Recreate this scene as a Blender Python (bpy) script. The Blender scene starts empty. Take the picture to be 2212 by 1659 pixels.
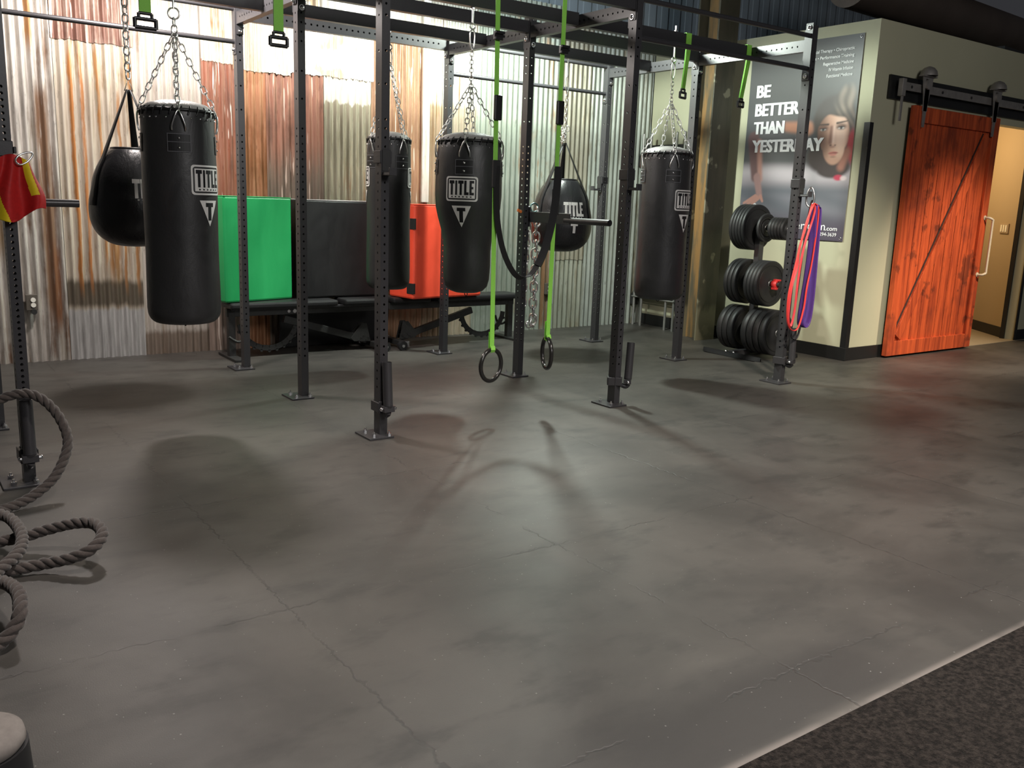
import bpy, math, random
from mathutils import Vector, Matrix
random.seed(7)
S = bpy.context.scene
COL = S.collection
PI = math.pi
def V(*a): return Vector(a if len(a) > 1 else a[0])

# ------------------------------------------------------------------ camera
CAM = V(-2.4760, -4.8205, 1.4462)
YAW, PITCH, ROLL, F = 0.623214, 0.201667, 0.036133, 1931.2
fw = V(math.sin(YAW)*math.cos(PITCH), math.cos(YAW)*math.cos(PITCH), -math.sin(PITCH))
rt = V(math.cos(YAW), -math.sin(YAW), 0)
up = rt.cross(fw)
r2 = rt*math.cos(ROLL) + up*math.sin(ROLL)
u2 = -rt*math.sin(ROLL) + up*math.cos(ROLL)
cd = bpy.data.cameras.new('camera'); cam = bpy.data.objects.new('camera', cd); COL.objects.link(cam)
M = Matrix((r2, u2, -fw)).transposed().to_4x4(); M.translation = CAM
cam.matrix_world = M
cd.sensor_width = 36; cd.lens = F/2212*36; cd.clip_start = .05
S.camera = cam

# ------------------------------------------------------------------ world, lights, exposure
w = bpy.data.worlds.new('world'); S.world = w; w.use_nodes = True
bgn = w.node_tree.nodes['Background']
bgn.inputs[0].default_value = (.55, .56, .62, 1); bgn.inputs[1].default_value = .035
S.view_settings.view_transform = 'Standard'; S.view_settings.look = 'None'
S.view_settings.gamma = 1; S.view_settings.use_curve_mapping = False
S.view_settings.exposure = 0.6

def lamp(name, kind, loc, energy, color, size=.3, target=None, cone=None, blend=.5):
    l = bpy.data.lights.new(name, kind); l.energy = energy; l.color = color
    o = bpy.data.objects.new(name, l); COL.objects.link(o); o.location = loc
    if kind == 'AREA':
        l.shape = 'DISK'; l.size = size
    else:
        l.shadow_soft_size = size
    if kind == 'SPOT':
        l.spot_size = cone; l.spot_blend = blend
    if target is not None:
        o.rotation_euler = (V(target)-V(loc)).to_track_quat('-Z', 'Y').to_euler()
    return o
lamp('lamp_high_bay_centre', 'SPOT', (2.52, 1.88, 3.27), 290, (.90, 1.0, .88), .13, (2.52, 1.88, 0), 3.08, .15)
lamp('lamp_high_bay_centre_spill', 'POINT', (2.52, 1.88, 3.40), 60, (.80, .95, 1.0), .13)
lamp('lamp_high_bay_left', 'SPOT', (-.75, 1.90, 3.27), 225, (1.0, .91, .86), .15, (-.75, 1.9, 0), 3.0, .2)
lamp('lamp_wall_wash_centre', 'SPOT', (1.35, 2.65, 3.95), 80, (.97, 1.0, .95), .10, (1.40, 3.38, 2.9), 1.9, 1.0)
lamp('lamp_wall_wash_left', 'SPOT', (-.25, 2.65, 3.95), 60, (1.0, .93, .90), .10, (-.2, 3.38, 2.9), 1.9, 1.0)
lamp('lamp_high_bay_front', 'SPOT', (-.6, -2.5, 4.1), 380, (1.0, .90, .84), .12, (-.6, -2.5, 0), 1.65, .75)
lamp('fill_floor_right', 'SPOT', (1.9, -2.7, 4.1), 430, (1.0, .91, .82), .14, (1.9, -2.7, 0), 1.7, .75)  # unseen down-light added to brighten the near floor on the right
lamp('fill_wall_right', 'SPOT', (2.0, -2.9, 3.9), 860, (1.0, .91, .76), .10, (5.1, .5, .12), .64, .95)  # unseen spot added and aimed to brighten the lower right walls
lamp('lamp_door_wash', 'SPOT', (6.9, -2.4, 3.6), 560, (1.0, .84, .66), .1, (6.9, .3, .05), .86, .85)
lamp('lamp_hall', 'POINT', (8.3, 1.7, 2.35), 45, (1.0, .72, .40), .2)
lamp('fill_gym_rear', 'AREA', (.5, -7.2, 4.7), 220, (1.0, .97, .95), 3.0, (2.0, 1.0, 1.6))  # large soft fill added behind the camera to lift the dark areas

# ------------------------------------------------------------------ mesh builder
class MB:
    def __init__(s): s.v=[]; s.f=[]; s.m=[]; s.s=[]
    def add(s, vs, fs, mat=0, smooth=False):
        b=len(s.v); s.v += [tuple(v) for v in vs]
        for f in fs: s.f.append([i+b for i in f]); s.m.append(mat); s.s.append(smooth)
        return s
    def box(s, c, d, rot=None, mat=0, ch=0):
        x,y,z = d[0]/2, d[1]/2, d[2]/2
        vs=[V(a*x,b*y,e*z) for a in(-1,1) for b in(-1,1) for e in(-1,1)]
        if rot is not None: vs=[rot@v for v in vs]
        c=V(c); vs=[v+c for v in vs]
        return s.add(vs,[(0,1,3,2),(4,6,7,5),(0,4,5,1),(2,3,7,6),(0,2,6,4),(1,5,7,3)],mat)
    def cyl(s, a, b, r, r1=None, n=16, cap=True, mat=0, smooth=True):
        a=V(a); b=V(b); r1=r if r1 is None else r1
        d=(b-a).normalized(); x=d.orthogonal().normalized(); y=d.cross(x)
        vs=[]
        for p,q in((a,r),(b,r1)):
            for i in range(n):
                t=2*PI*i/n; vs.append(p+(x*math.cos(t)+y*math.sin(t))*q)
        s.add(vs,[(i,(i+1)%n,n+(i+1)%n,n+i) for i in range(n)],mat,smooth)
        if cap:
            s.add(vs[:n],[list(range(n))[::-1]],mat); s.add(vs[n:],[list(range(n))],mat)
        return s
    def tube(s, path, r, n=8, closed=False, mat=0, flat=None, smooth=True, cap=True, upv=None):
        P=[V(p) for p in path]; N=len(P); vs=[]
        rr = r if isinstance(r,(list,tuple)) else [r]*N
        prev=None
        for i,p in enumerate(P):
            a=P[(i-1)%N] if (closed or i>0) else P[i]; b=P[(i+1)%N] if (closed or i<N-1) else P[i]
            t=(b-a).normalized()
            if prev is None:
                x = (V(upv)-t*V(upv).dot(t)) if upv is not None else t.orthogonal()
            else: x=prev-t*prev.dot(t)
            if x.length<1e-6: x=t.orthogonal()
            x.normalize(); prev=x; y=t.cross(x)
            for k in range(n):
                th=2*PI*k/n
                if flat: q=x*math.cos(th)*flat[0]+y*math.sin(th)*flat[1]
                else: q=(x*math.cos(th)+y*math.sin(th))*rr[i]
                vs.append(p+q)
        fs=[]
        for i in range(N if closed else N-1):
            j=(i+1)%N
            for k in range(n):
                l=(k+1)%n; fs.append((i*n+k,i*n+l,j*n+l,j*n+k))
        s.add(vs,fs,mat,smooth)
        if not closed and cap:
            s.add(vs[:n],[list(range(n))[::-1]],mat); s.add(vs[-n:],[list(range(n))],mat)
        return s
    def lathe(s, prof, c=(0,0,0), n=48, mat=0, smooth=True, axis='z', cap=True):
        c=V(c); vs=[]
        for r,z in prof:
            for i in range(n):
                t=2*PI*i/n
                q=V(r*math.cos(t),r*math.sin(t),z)
                if axis=='y': q=V(q.x,q.z,q.y)
                if axis=='x': q=V(q.z,q.x,q.y)
                vs.append(c+q)
        fs=[]
        for j in range(len(prof)-1):
            for i in range(n):
                k=(i+1)%n; fs.append((j*n+i,j*n+k,(j+1)*n+k,(j+1)*n+i))
        s.add(vs,fs,mat,smooth)
        if cap:
            if prof[0][0]>1e-4: s.add(vs[:n],[list(range(n))[::-1]],mat)
            if prof[-1][0]>1e-4: s.add(vs[-n:],[list(range(n))],mat)
        return s
    def torus(s, c, R, r, ax=(0,0,1), n=20, m=8, mat=0):
        c=V(c); ax=V(ax).normalized(); x=ax.orthogonal().normalized(); y=ax.cross(x)
        return s.tube([c+(x*math.cos(2*PI*i/n)+y*math.sin(2*PI*i/n))*R for i in range(n)],r,m,True,mat)
    def dome(s, c, r, h, d=(0,0,1), n=10, mat=0):
        c=V(c); d=V(d).normalized(); x=d.orthogonal().normalized(); y=d.cross(x); vs=[]
        for j in range(4):
            a=j/3.3*PI/2
            for i in range(n):
                t=2*PI*i/n; vs.append(c+(x*math.cos(t)+y*math.sin(t))*r*math.cos(a)+d*h*math.sin(a))
        fs=[(j*n+i,j*n+(i+1)%n,(j+1)*n+(i+1)%n,(j+1)*n+i) for j in range(3) for i in range(n)]
        s.add(vs,fs,mat,True); s.add(vs[-n:],[list(range(n))],mat,True); return s
    def link(s, c, d, side, L, W, r, mat=0):
        # one chain link: stadium in the plane (d, side)
        c=V(c); d=V(d).normalized(); side=(V(side)-d*V(side).dot(d)).normalized()
        pts=[]; h=(L-W)/2
        for i in range(5):
            t=PI*i/4; pts.append(c+d*(h+W/2*math.sin(t))+side*(W/2*math.cos(t)))
        for i in range(5):
            t=PI+PI*i/4; pts.append(c+d*(-h+W/2*math.sin(t))+side*(W/2*math.cos(t)))
        return s.tube(pts,r,5,True,mat)
    def chain(s, a, b, L=.042, W=.022, r=.0028, mat=0):
        a=V(a); b=V(b); d=(b-a); n=max(2,round(d.length/(L-2.2*r))); dn=d.normalized()
        x=dn.orthogonal().normalized(); y=dn.cross(x)
        ph=random.uniform(0,PI)
        for i in range(n):
            p=a+d*((i+.5)/n); an=ph+ (PI/2 if i%2 else 0)
            s.link(p,dn,x*math.cos(an)+y*math.sin(an),d.length/n+2.2*r,W,r,mat)
        return s
    def grid(s, nu, nv, fn, mat=0, smooth=True, cu=False):
        vs=[fn(i/(nu if cu else nu-1),j/(nv-1)) for j in range(nv) for i in range(nu)]
        fs=[]
        for j in range(nv-1):
            for i in range(nu if cu else nu-1):
                k=(i+1)%nu; fs.append((j*nu+i,j*nu+k,(j+1)*nu+k,(j+1)*nu+i))
        return s.add(vs,fs,mat,smooth)
    def build(s, name, mats, parent=None, loc=None, bevel=None, solid=None, subsurf=None):
        me=bpy.data.meshes.new(name); me.from_pydata(s.v,[],s.f)
        me.polygons.foreach_set('material_index',s.m); me.polygons.foreach_set('use_smooth',s.s)
        for m in (mats if isinstance(mats,(list,tuple)) else [mats]): me.materials.append(m)
        me.update()
        o=bpy.data.objects.new(name,me); COL.objects.link(o)
        if parent is not None: o.parent=parent
        if loc is not None: o.location=loc
        if bevel:
            b=o.modifiers.new('b','BEVEL'); b.width=bevel; b.segments=2; b.limit_method='ANGLE'; b.angle_limit=.9
        if solid:
            b=o.modifiers.new('s','SOLIDIFY'); b.thickness=solid; b.offset=0
        if subsurf:
            b=o.modifiers.new('ss','SUBSURF'); b.levels=subsurf; b.render_levels=subsurf
        return o
def tag(o, label, cat, group=None):
    o['label']=label; o['category']=cat
    if group: o['group']=group
    return o
def thing(name, label, cat, loc=(0,0,0), rz=0, group=None):
    o=bpy.data.objects.new(name,None); COL.objects.link(o); o.location=loc; o.rotation_euler=(0,0,rz)
    o.empty_display_size=.1
    return tag(o,label,cat,group)
def struct(o): o['kind']='structure'; return o
def dup(root, loc, rz, label=None, group=None):
    r=root.copy(); COL.objects.link(r); r.location=loc; r.rotation_euler=(0,0,rz)
    if label: r['label']=label
    if group: r['group']=group
    for ch in list(root.children):
        c=ch.copy(); COL.objects.link(c); c.parent=r
        for g in list(ch.children):
            d=g.copy(); COL.objects.link(d); d.parent=c
    return r
def catmull(P, k=8, closed=False):
    P=[V(p) for p in P]; N=len(P); out=[]
    for i in range(N if closed else N-1):
        if closed: a,b,c,d=P[(i-1)%N],P[i],P[(i+1)%N],P[(i+2)%N]
        else: a,b,c,d=P[max(i-1,0)],P[i],P[i+1],P[min(i+2,N-1)]
        for j in range(k):
            t=j/k; out.append(.5*((2*b)+(c-a)*t+(2*a-5*b+4*c-d)*t*t+(3*b-a-3*c+d)*t**3))
    if not closed: out.append(P[-1])
    return out

# ------------------------------------------------------------------ materials
class NT:
    def __init__(s, name):
        s.mat=bpy.data.materials.new(name); s.mat.use_nodes=True; s.t=s.mat.node_tree; s.n=s.t.nodes
        s.b=s.n['Principled BSDF']
        s.co=s.n.new('ShaderNodeTexCoord').outputs['Object']
    def lk(s,a,b): s.t.links.new(a,b)
    def mapping(s, scale=(1,1,1), loc=(0,0,0), src=None):
        m=s.n.new('ShaderNodeMapping'); m.inputs['Scale'].default_value=scale; m.inputs['Location'].default_value=loc
        s.lk(src or s.co,m.inputs[0]); return m.outputs[0]
    def noise(s, scale=5, detail=4, rough=.55, vec=None, sc=None, loc=(0,0,0), dist=0):
        n=s.n.new('ShaderNodeTexNoise'); n.inputs['Scale'].default_value=scale; n.inputs['Detail'].default_value=detail
        n.inputs['Roughness'].default_value=rough; n.inputs['Distortion'].default_value=dist
        s.lk(vec or s.mapping(sc or (1,1,1),loc),n.inputs['Vector']); return n.outputs['Fac']
    def ramp(s, fac, stops, interp='LINEAR'):
        r=s.n.new('ShaderNodeValToRGB'); r.color_ramp.interpolation=interp; e=r.color_ramp.elements
        while len(e)>1: e.remove(e[-1])
        e[0].position=stops[0][0]; e[0].color=tuple(stops[0][1])+(1,) if not isinstance(stops[0][1],(int,float)) else (stops[0][1],)*3+(1,)
        for p,c in stops[1:]:
            q=e.new(p); q.color=(c,)*3+(1,) if isinstance(c,(int,float)) else tuple(c)+(1,)
        s.lk(fac,r.inputs[0]); return r.outputs[0]
    def mix(s, fac, a, b, blend='MIX'):
        m=s.n.new('ShaderNodeMix'); m.data_type='RGBA'; m.blend_type=blend
        for sock,val in((m.inputs[0],fac),(m.inputs[6],a),(m.inputs[7],b)):
            if isinstance(val,(int,float)): sock.default_value=val
            elif isinstance(val,(tuple,list)): sock.default_value=tuple(val)+(1,)
            else: s.lk(val,sock)
        return m.outputs[2]
    def math(s, op, a, b=None, c=None, clamp=False):
        m=s.n.new('ShaderNodeMath'); m.operation=op; m.use_clamp=clamp
        for i,val in enumerate((a,b,c)):
            if val is None: continue
            if isinstance(val,(int,float)): m.inputs[i].default_value=val
            else: s.lk(val,m.inputs[i])
        return m.outputs[0]
    def smooth(s, x, lo, hi, a=0, b=1):
        m=s.n.new('ShaderNodeMapRange'); m.interpolation_type='SMOOTHSTEP'
        s.lk(x,m.inputs[0]); m.inputs[1].default_value=lo; m.inputs[2].default_value=hi; m.inputs[3].default_value=a; m.inputs[4].default_value=b
        return m.outputs[0]
    def xyz(s, src=None):
        n=s.n.new('ShaderNodeSeparateXYZ'); s.lk(src or s.co,n.inputs[0]); return n.outputs
    def set(s, base=None, rough=None, metal=None, spec=None, bump=None, bstr=.3, bdist=.01, coat=None, sheen=None):
        for nm,val in(('Base Color',base),('Roughness',rough),('Metallic',metal),('Specular IOR Level',spec),('Coat Weight',coat),('Sheen Weight',sheen)):
            if val is None: continue
            if isinstance(val,(int,float)): s.b.inputs[nm].default_value=val
            elif isinstance(val,(tuple,list)): s.b.inputs[nm].default_value=tuple(val)+(1,)
            else: s.lk(val,s.b.inputs[nm])
        if bump is not None:
            b=s.n.new('ShaderNodeBump'); b.inputs['Strength'].default_value=bstr; b.inputs['Distance'].default_value=bdist
            s.lk(bump,b.inputs['Height']); s.lk(b.outputs[0],s.b.inputs['Normal'])
        return s.mat
def simple(name, col, rough=.5, metal=0, spec=.5, nscale=40, var=.12, bstr=.08, coat=None):
    t=NT(name); n=t.noise(nscale,3)
    hi=tuple(min(1,c*(1+var)) for c in col); lo=tuple(c*(1-var) for c in col)
    return t.set(t.mix(n,lo,hi),rough,metal,spec,bump=n,bstr=bstr,bdist=.002,coat=coat)
M_rig=simple('black_powdercoat',(.036,.035,.038),.36,0,.6,120,.2,.1)
M_zinc=simple('zinc_steel',(.78,.78,.8),.22,1,.5,60,.1,.05)
M_chrome=simple('chain_steel',(.82,.81,.8),.28,1,.5,60,.1,.05)
M_pad=simple('black_pad_vinyl',(.014,.014,.015),.5,0,.4,30,.2,.1)
M_rubber=simple('black_rubber',(.018,.018,.019),.48,0,.45,90,.25,.15)
M_plastic=simple('black_plastic',(.012,.012,.013),.35,0,.5)
M_white=simple('white_print',(.80,.78,.75),.55,0,.3,60,.04,.02)
M_ink=simple('black_print',(.014,.014,.016),.5,0,.3)
M_stitch=simple('grey_stitching',(.13,.13,.14),.6,0,.3)
M_green=simple('green_webbing',(.27,.66,.09),.6,0,.3,200,.15,.3)
M_webbing=simple('black_webbing',(.02,.02,.02),.65,0,.3,200,.2,.3)
M_iron=simple('dark_iron',(.035,.035,.034),.5,.3,.5,50,.3,.15)
M_red=simple('red_collar_plastic',(.55,.03,.03),.4)
def vinyl(name, col, rough=.4, wr=.5, sc=7):
    t=NT(name); n=t.noise(sc,5,.6,sc=(1,1,.5),dist=.6); f=t.noise(180,2)
    return t.set(t.mix(n,tuple(c*.75 for c in col),tuple(c*1.3 for c in col)),t.ramp(n,[(.3,rough-.08),(.7,rough+.1)]),0,.5,bump=t.math('ADD',n,t.math('MULTIPLY',f,.08)),bstr=wr,bdist=.012)
M_bag=vinyl('black_bag_vinyl',(.031,.031,.032),.42,.35)
M_tear=vinyl('glossy_black_vinyl',(.020,.020,.022),.32,.9,5)
M_bagtop=vinyl('grey_bag_lid',(.38,.37,.36),.42,.8,9)
M_boxg=vinyl('green_vinyl',(.016,.34,.10),.45,.25,4)
M_boxr=vinyl('red_vinyl',(.90,.085,.04),.45,.4,5)
M_boxb=vinyl('black_box_vinyl',(.012,.012,.013),.5,.3,5)

def drywall():
    t=NT('olive_beige_drywall'); n=t.noise(1.3,4); f=t.noise(160,2)
    return t.set(t.mix(n,(.44,.43,.30),(.50,.49,.35)),.75,0,.3,bump=f,bstr=.08,bdist=.002)
M_wall=drywall()
M_base=simple('black_baseboard',(.012,.012,.012),.45)
def hallwall():
    t=NT('tan_hall_wall'); n=t.noise(1.3,4)
    return t.set(t.mix(n,(.38,.29,.17),(.43,.33,.20)),.75)
M_hall=hallwall()
def blackwall():
    t=NT('dark_painted_ribs'); x=t.xyz()
    rib=t.math('PINGPONG',t.math('MULTIPLY',x[0],1),.1)
    n=t.noise(3,4,sc=(2,2,.4))
    return t.set(t.mix(n,(.20,.24,.28),(.30,.345,.385)),.6,0,.4,bump=t.smooth(rib,.03,.05),bstr=.5,bdist=.03)
M_dark=blackwall()
M_ceiling=simple('black_ceiling',(.03,.032,.04),.9,0,.1,3,.3,.1)

def floor_mat():
    t=NT('rubber_floor_tiles'); x=t.xyz()
    wob=t.noise(16,2,.6); wob2=t.noise(16,2,.6,loc=(7,3,1))
    zz=t.math('MULTIPLY',t.math('SUBTRACT',wob,.5),.07); zz2=t.math('MULTIPLY',t.math('SUBTRACT',wob2,.5),.07)
    X=t.math('DIVIDE',t.math('ADD',t.math('ADD',x[0],.17+12*1.205),zz),1.205)
    Y=t.math('DIVIDE',t.math('ADD',t.math('ADD',x[1],.93+1.22*12),zz2),1.235)
    def seam(q):
        f=t.math('FRACT',q); d=t.math('MINIMUM',f,t.math('SUBTRACT',1,f))
        return t.smooth(d,.0015,.006,1,0)
    brk=t.smooth(t.noise(2.1,2,loc=(3,3,0)),.42,.6)
    sm=t.math('MULTIPLY',t.math('MAXIMUM',seam(X),seam(Y)),brk)
    cb=t.n.new('ShaderNodeCombineXYZ'); t.lk(t.math('FLOOR',X),cb.inputs[0]); t.lk(t.math('FLOOR',Y),cb.inputs[1])
    wn=t.n.new('ShaderNodeTexWhiteNoise'); wn.noise_dimensions='2D'; t.lk(cb.outputs[0],wn.inputs[0])
    big=t.noise(.95,5,.6,dist=.4); med=t.noise(3.0,4,.6,sc=(1,1.9,1),loc=(5,1,0)); fine=t.noise(240,2)
    base=t.mix(t.smooth(big,.3,.7),(.034,.0315,.0285),(.079,.073,.065))
    base=t.mix(t.math('MULTIPLY',t.smooth(med,.50,.70),.60),base,(.022,.021,.019))
    base=t.mix(t.math('MULTIPLY',wn.outputs[0],.26),base,(.028,.027,.025))
    # dusty edge along the turf and a scuffed dark stain beside it
    yy=x[1]
    dn=t.noise(1.6,4,.6,loc=(2,0,0))
    dust=t.math('MULTIPLY',t.smooth(yy,-3.44,-3.47),t.smooth(dn,.35,.55))
    st=t.math('MULTIPLY',t.math('MULTIPLY',t.smooth(t.math('ADD',yy,t.math('MULTIPLY',dn,.25)),-2.93,-3.10),t.smooth(t.math('ADD',yy,t.math('MULTIPLY',dn,.10)),-3.42,-3.36)),t.smooth(t.math('ABSOLUTE',t.math('SUBTRACT',t.math('ADD',x[0],t.math('MULTIPLY',med,.4)),-.20)),.85,.35))
    base=t.mix(t.math('MULTIPLY',st,.85),base,(.022,.020,.019))
    base=t.mix(t.math('MULTIPLY',dust,.6),base,(.25,.22,.20))
    base=t.mix(t.math('MULTIPLY',sm,.55),base,(.018,.017,.016))
    sp=t.smooth(t.noise(90,0,loc=(1,2,3)),.84,.87)
    base=t.mix(t.math('MULTIPLY',sp,.5),base,(.3,.3,.28))
    rg=t.math('ADD',t.math('MULTIPLY',med,.14),.42)
    h=t.math('SUBTRACT',t.math('MULTIPLY',fine,.25),t.math('MULTIPLY',sm,1.0))
    return t.set(base,rg,0,.5,bump=h,bstr=.35,bdist=.003)
M_floor=floor_mat()
def turf():
    t=NT('dark_turf'); n=t.noise(55,4,.7); m=t.noise(9,3); f=t.noise(140,3,.8)
    return t.set(t.mix(t.smooth(n,.35,.7),(.010,.008,.007),(.052,.042,.036)),.85,0,.2,bump=t.math('ADD',n,t.math('MULTIPLY',f,.7)),bstr=1.0,bdist=.02)
M_turf=turf()

def sheet_mat(name, base, tint, rust, amt=.5, seed=0, streak=9, metal=.25, rough=.42, bands=(), lines=(), drips=None, spots=0):
    """weathered corrugated iron. amt: share of rust, bands: (z_lo,z_hi,soft,color,wobble,strength), lines: (x,width,z0,z1,color)"""
    t=NT(name); x=t.xyz()
    n1=t.noise(1,6,.62,sc=(streak,streak,.9),loc=(seed*3.1,0,seed*1.7),dist=.3)
    n2=t.noise(1,5,.65,sc=(38,38,3.2),loc=(seed*1.3,0,seed*2.9))
    n3=t.noise(2.6,4,.6,loc=(seed,0,seed*2))
    c=t.mix(t.smooth(n2,.32,.72),base,tint)
    dt=t.noise(1,5,.7,sc=(20,20,1.1),loc=(seed*4.3,0,seed*.7),dist=.4)
    c=t.mix(t.math('MULTIPLY',t.smooth(dt,.50,.66),.55),c,tuple(q*w_ for q,w_ in zip(base,(.52,.47,.38))))
    sp=t.noise(1,3,.6,sc=(46,46,9),loc=(seed,0,seed*6)); c=t.mix(t.math('MULTIPLY',t.smooth(sp,.62,.70),.5),c,tuple(q*.35 for q in base))
    k=t.math('ADD',t.math('MULTIPLY',n1,.72),t.math('MULTIPLY',n3,.28))
    c=t.mix(t.smooth(k,.68-.36*amt,.80-.36*amt),c,t.mix(t.smooth(n2,.3,.7),rust,tuple(q*.62 for q in rust)))
    for (a,b,soft,col,wob,st) in bands:
        zz=t.math('ADD',x[2],t.math('MULTIPLY',t.math('SUBTRACT',t.noise(1,3,.6,sc=(17,17,.6),loc=(seed,0,seed)),.5),wob))
        m=t.math('MULTIPLY',t.smooth(zz,a-soft,a+soft),t.smooth(zz,b+soft,b-soft))
        c=t.mix(t.math('MULTIPLY',m,st),c,t.mix(t.smooth(n2,.3,.7),col,tuple(q*.6 for q in col)))
    for (lx,lw,z0,z1,col) in lines:
        dx=t.math('ABSOLUTE',t.math('SUBTRACT',t.math('ADD',x[0],t.math('MULTIPLY',t.math('SUBTRACT',n3,.5),.05)),lx))
        m=t.math('MULTIPLY',t.smooth(dx,lw,lw*.35),t.math('MULTIPLY',t.smooth(x[2],z0-.12,z0+.12),t.smooth(x[2],z1+.1,z1-.1)))
        m=t.math('MULTIPLY',m,t.smooth(n2,.2,.5))
        c=t.mix(m,c,col)
    if drips:
        d=t.noise(1,2,.5,sc=(30,30,2.0),loc=(seed*5,0,seed))
        c=t.mix(t.smooth(d,.625,.66),c,drips)
    if spots:
        d=t.noise(7,3,.5,sc=(1,1,.7),loc=(seed*2,0,seed))
        c=t.mix(t.math('MULTIPLY',t.smooth(d,.55,.66),spots),c,rust)
    return t.set(c,t.ramp(n2,[(.3,rough-.06),(.7,rough+.18)]),metal,.4,bump=n2,bstr=.15,bdist=.003)

# ------------------------------------------------------------------ room shell
WY=3.38; WX=5.36; DY=.42; TOPZ=3.23; CZ=5.0
mb=MB(); mb.box((2.5,-1.9,-.05),(16,10.8,.1)); fl=struct(mb.build('floor',M_floor))
mb=MB(); mb.box((8.5,2.2,-.045),(3.4,3.6,.1)); 
struct(mb.build('floor_hall',simple('tan_concrete_floor',(.30,.25,.17),.5,0,.4,6,.12,.05)))
t_=MB(); t_.box((2.5,-5.35,.006),(16,3.74,.014)); tf=tag(t_.build('turf_runner',M_turf,bevel=.004),'dark speckled turf strip laid across the near corner of the rubber floor','carpet'); tf['kind']='stuff'
mb=MB(); mb.box((2.5,-1.9,CZ+.05),(16,12,.1)); struct(mb.build('ceiling',M_ceiling))
mb=MB(); mb.box((-5.55,-1.9,2.5),(.1,10.8,5.0)); struct(mb.build('wall_left',simple('dim_grey_wall',(.10,.10,.10),.8,0,.2,3)))
wb=MB(); wb.box((2.5,WY+.10,2.5),(16,.12,5.0)); wall_back=struct(wb.build('wall_back',M_dark))

PITCHC=.0677
def sheet(x0,x1,z0,z1,mat,lift=0,label=None,jag=0):
    mb=MB(); n=max(2,int((x1-x0)/PITCHC*10)); rnd=random.Random(int(x0*97+z0*31))
    ph=rnd.uniform(0,.4); hs=[rnd.uniform(-1,1) for _ in range(n+1)]
    def fn(u,v):
        x=x0+(x1-x0)*u; i=int(u*n)
        z=z0+(z1-z0)*v
        if v==0 and jag: z+=jag*hs[i]*.5+jag*math.sin(x*23)*.5
        y=WY+.012-lift+.0115*math.cos(2*PI*x/PITCHC+ph)
        return V(x,y,z)
    mb.grid(n+1,2,fn)
    o=mb.build('corrugated_sheet',mat,wall_back)
    if label: o['label']=label
    return o
GALV=(.60,.56,.51); PALE=(.60,.57,.53); WARM=(.50,.42,.33); RB=(.27,.095,.055); ORG=(.36,.165,.055); DK=(.085,.07,.055); GRN=(.40,.44,.39)
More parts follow.
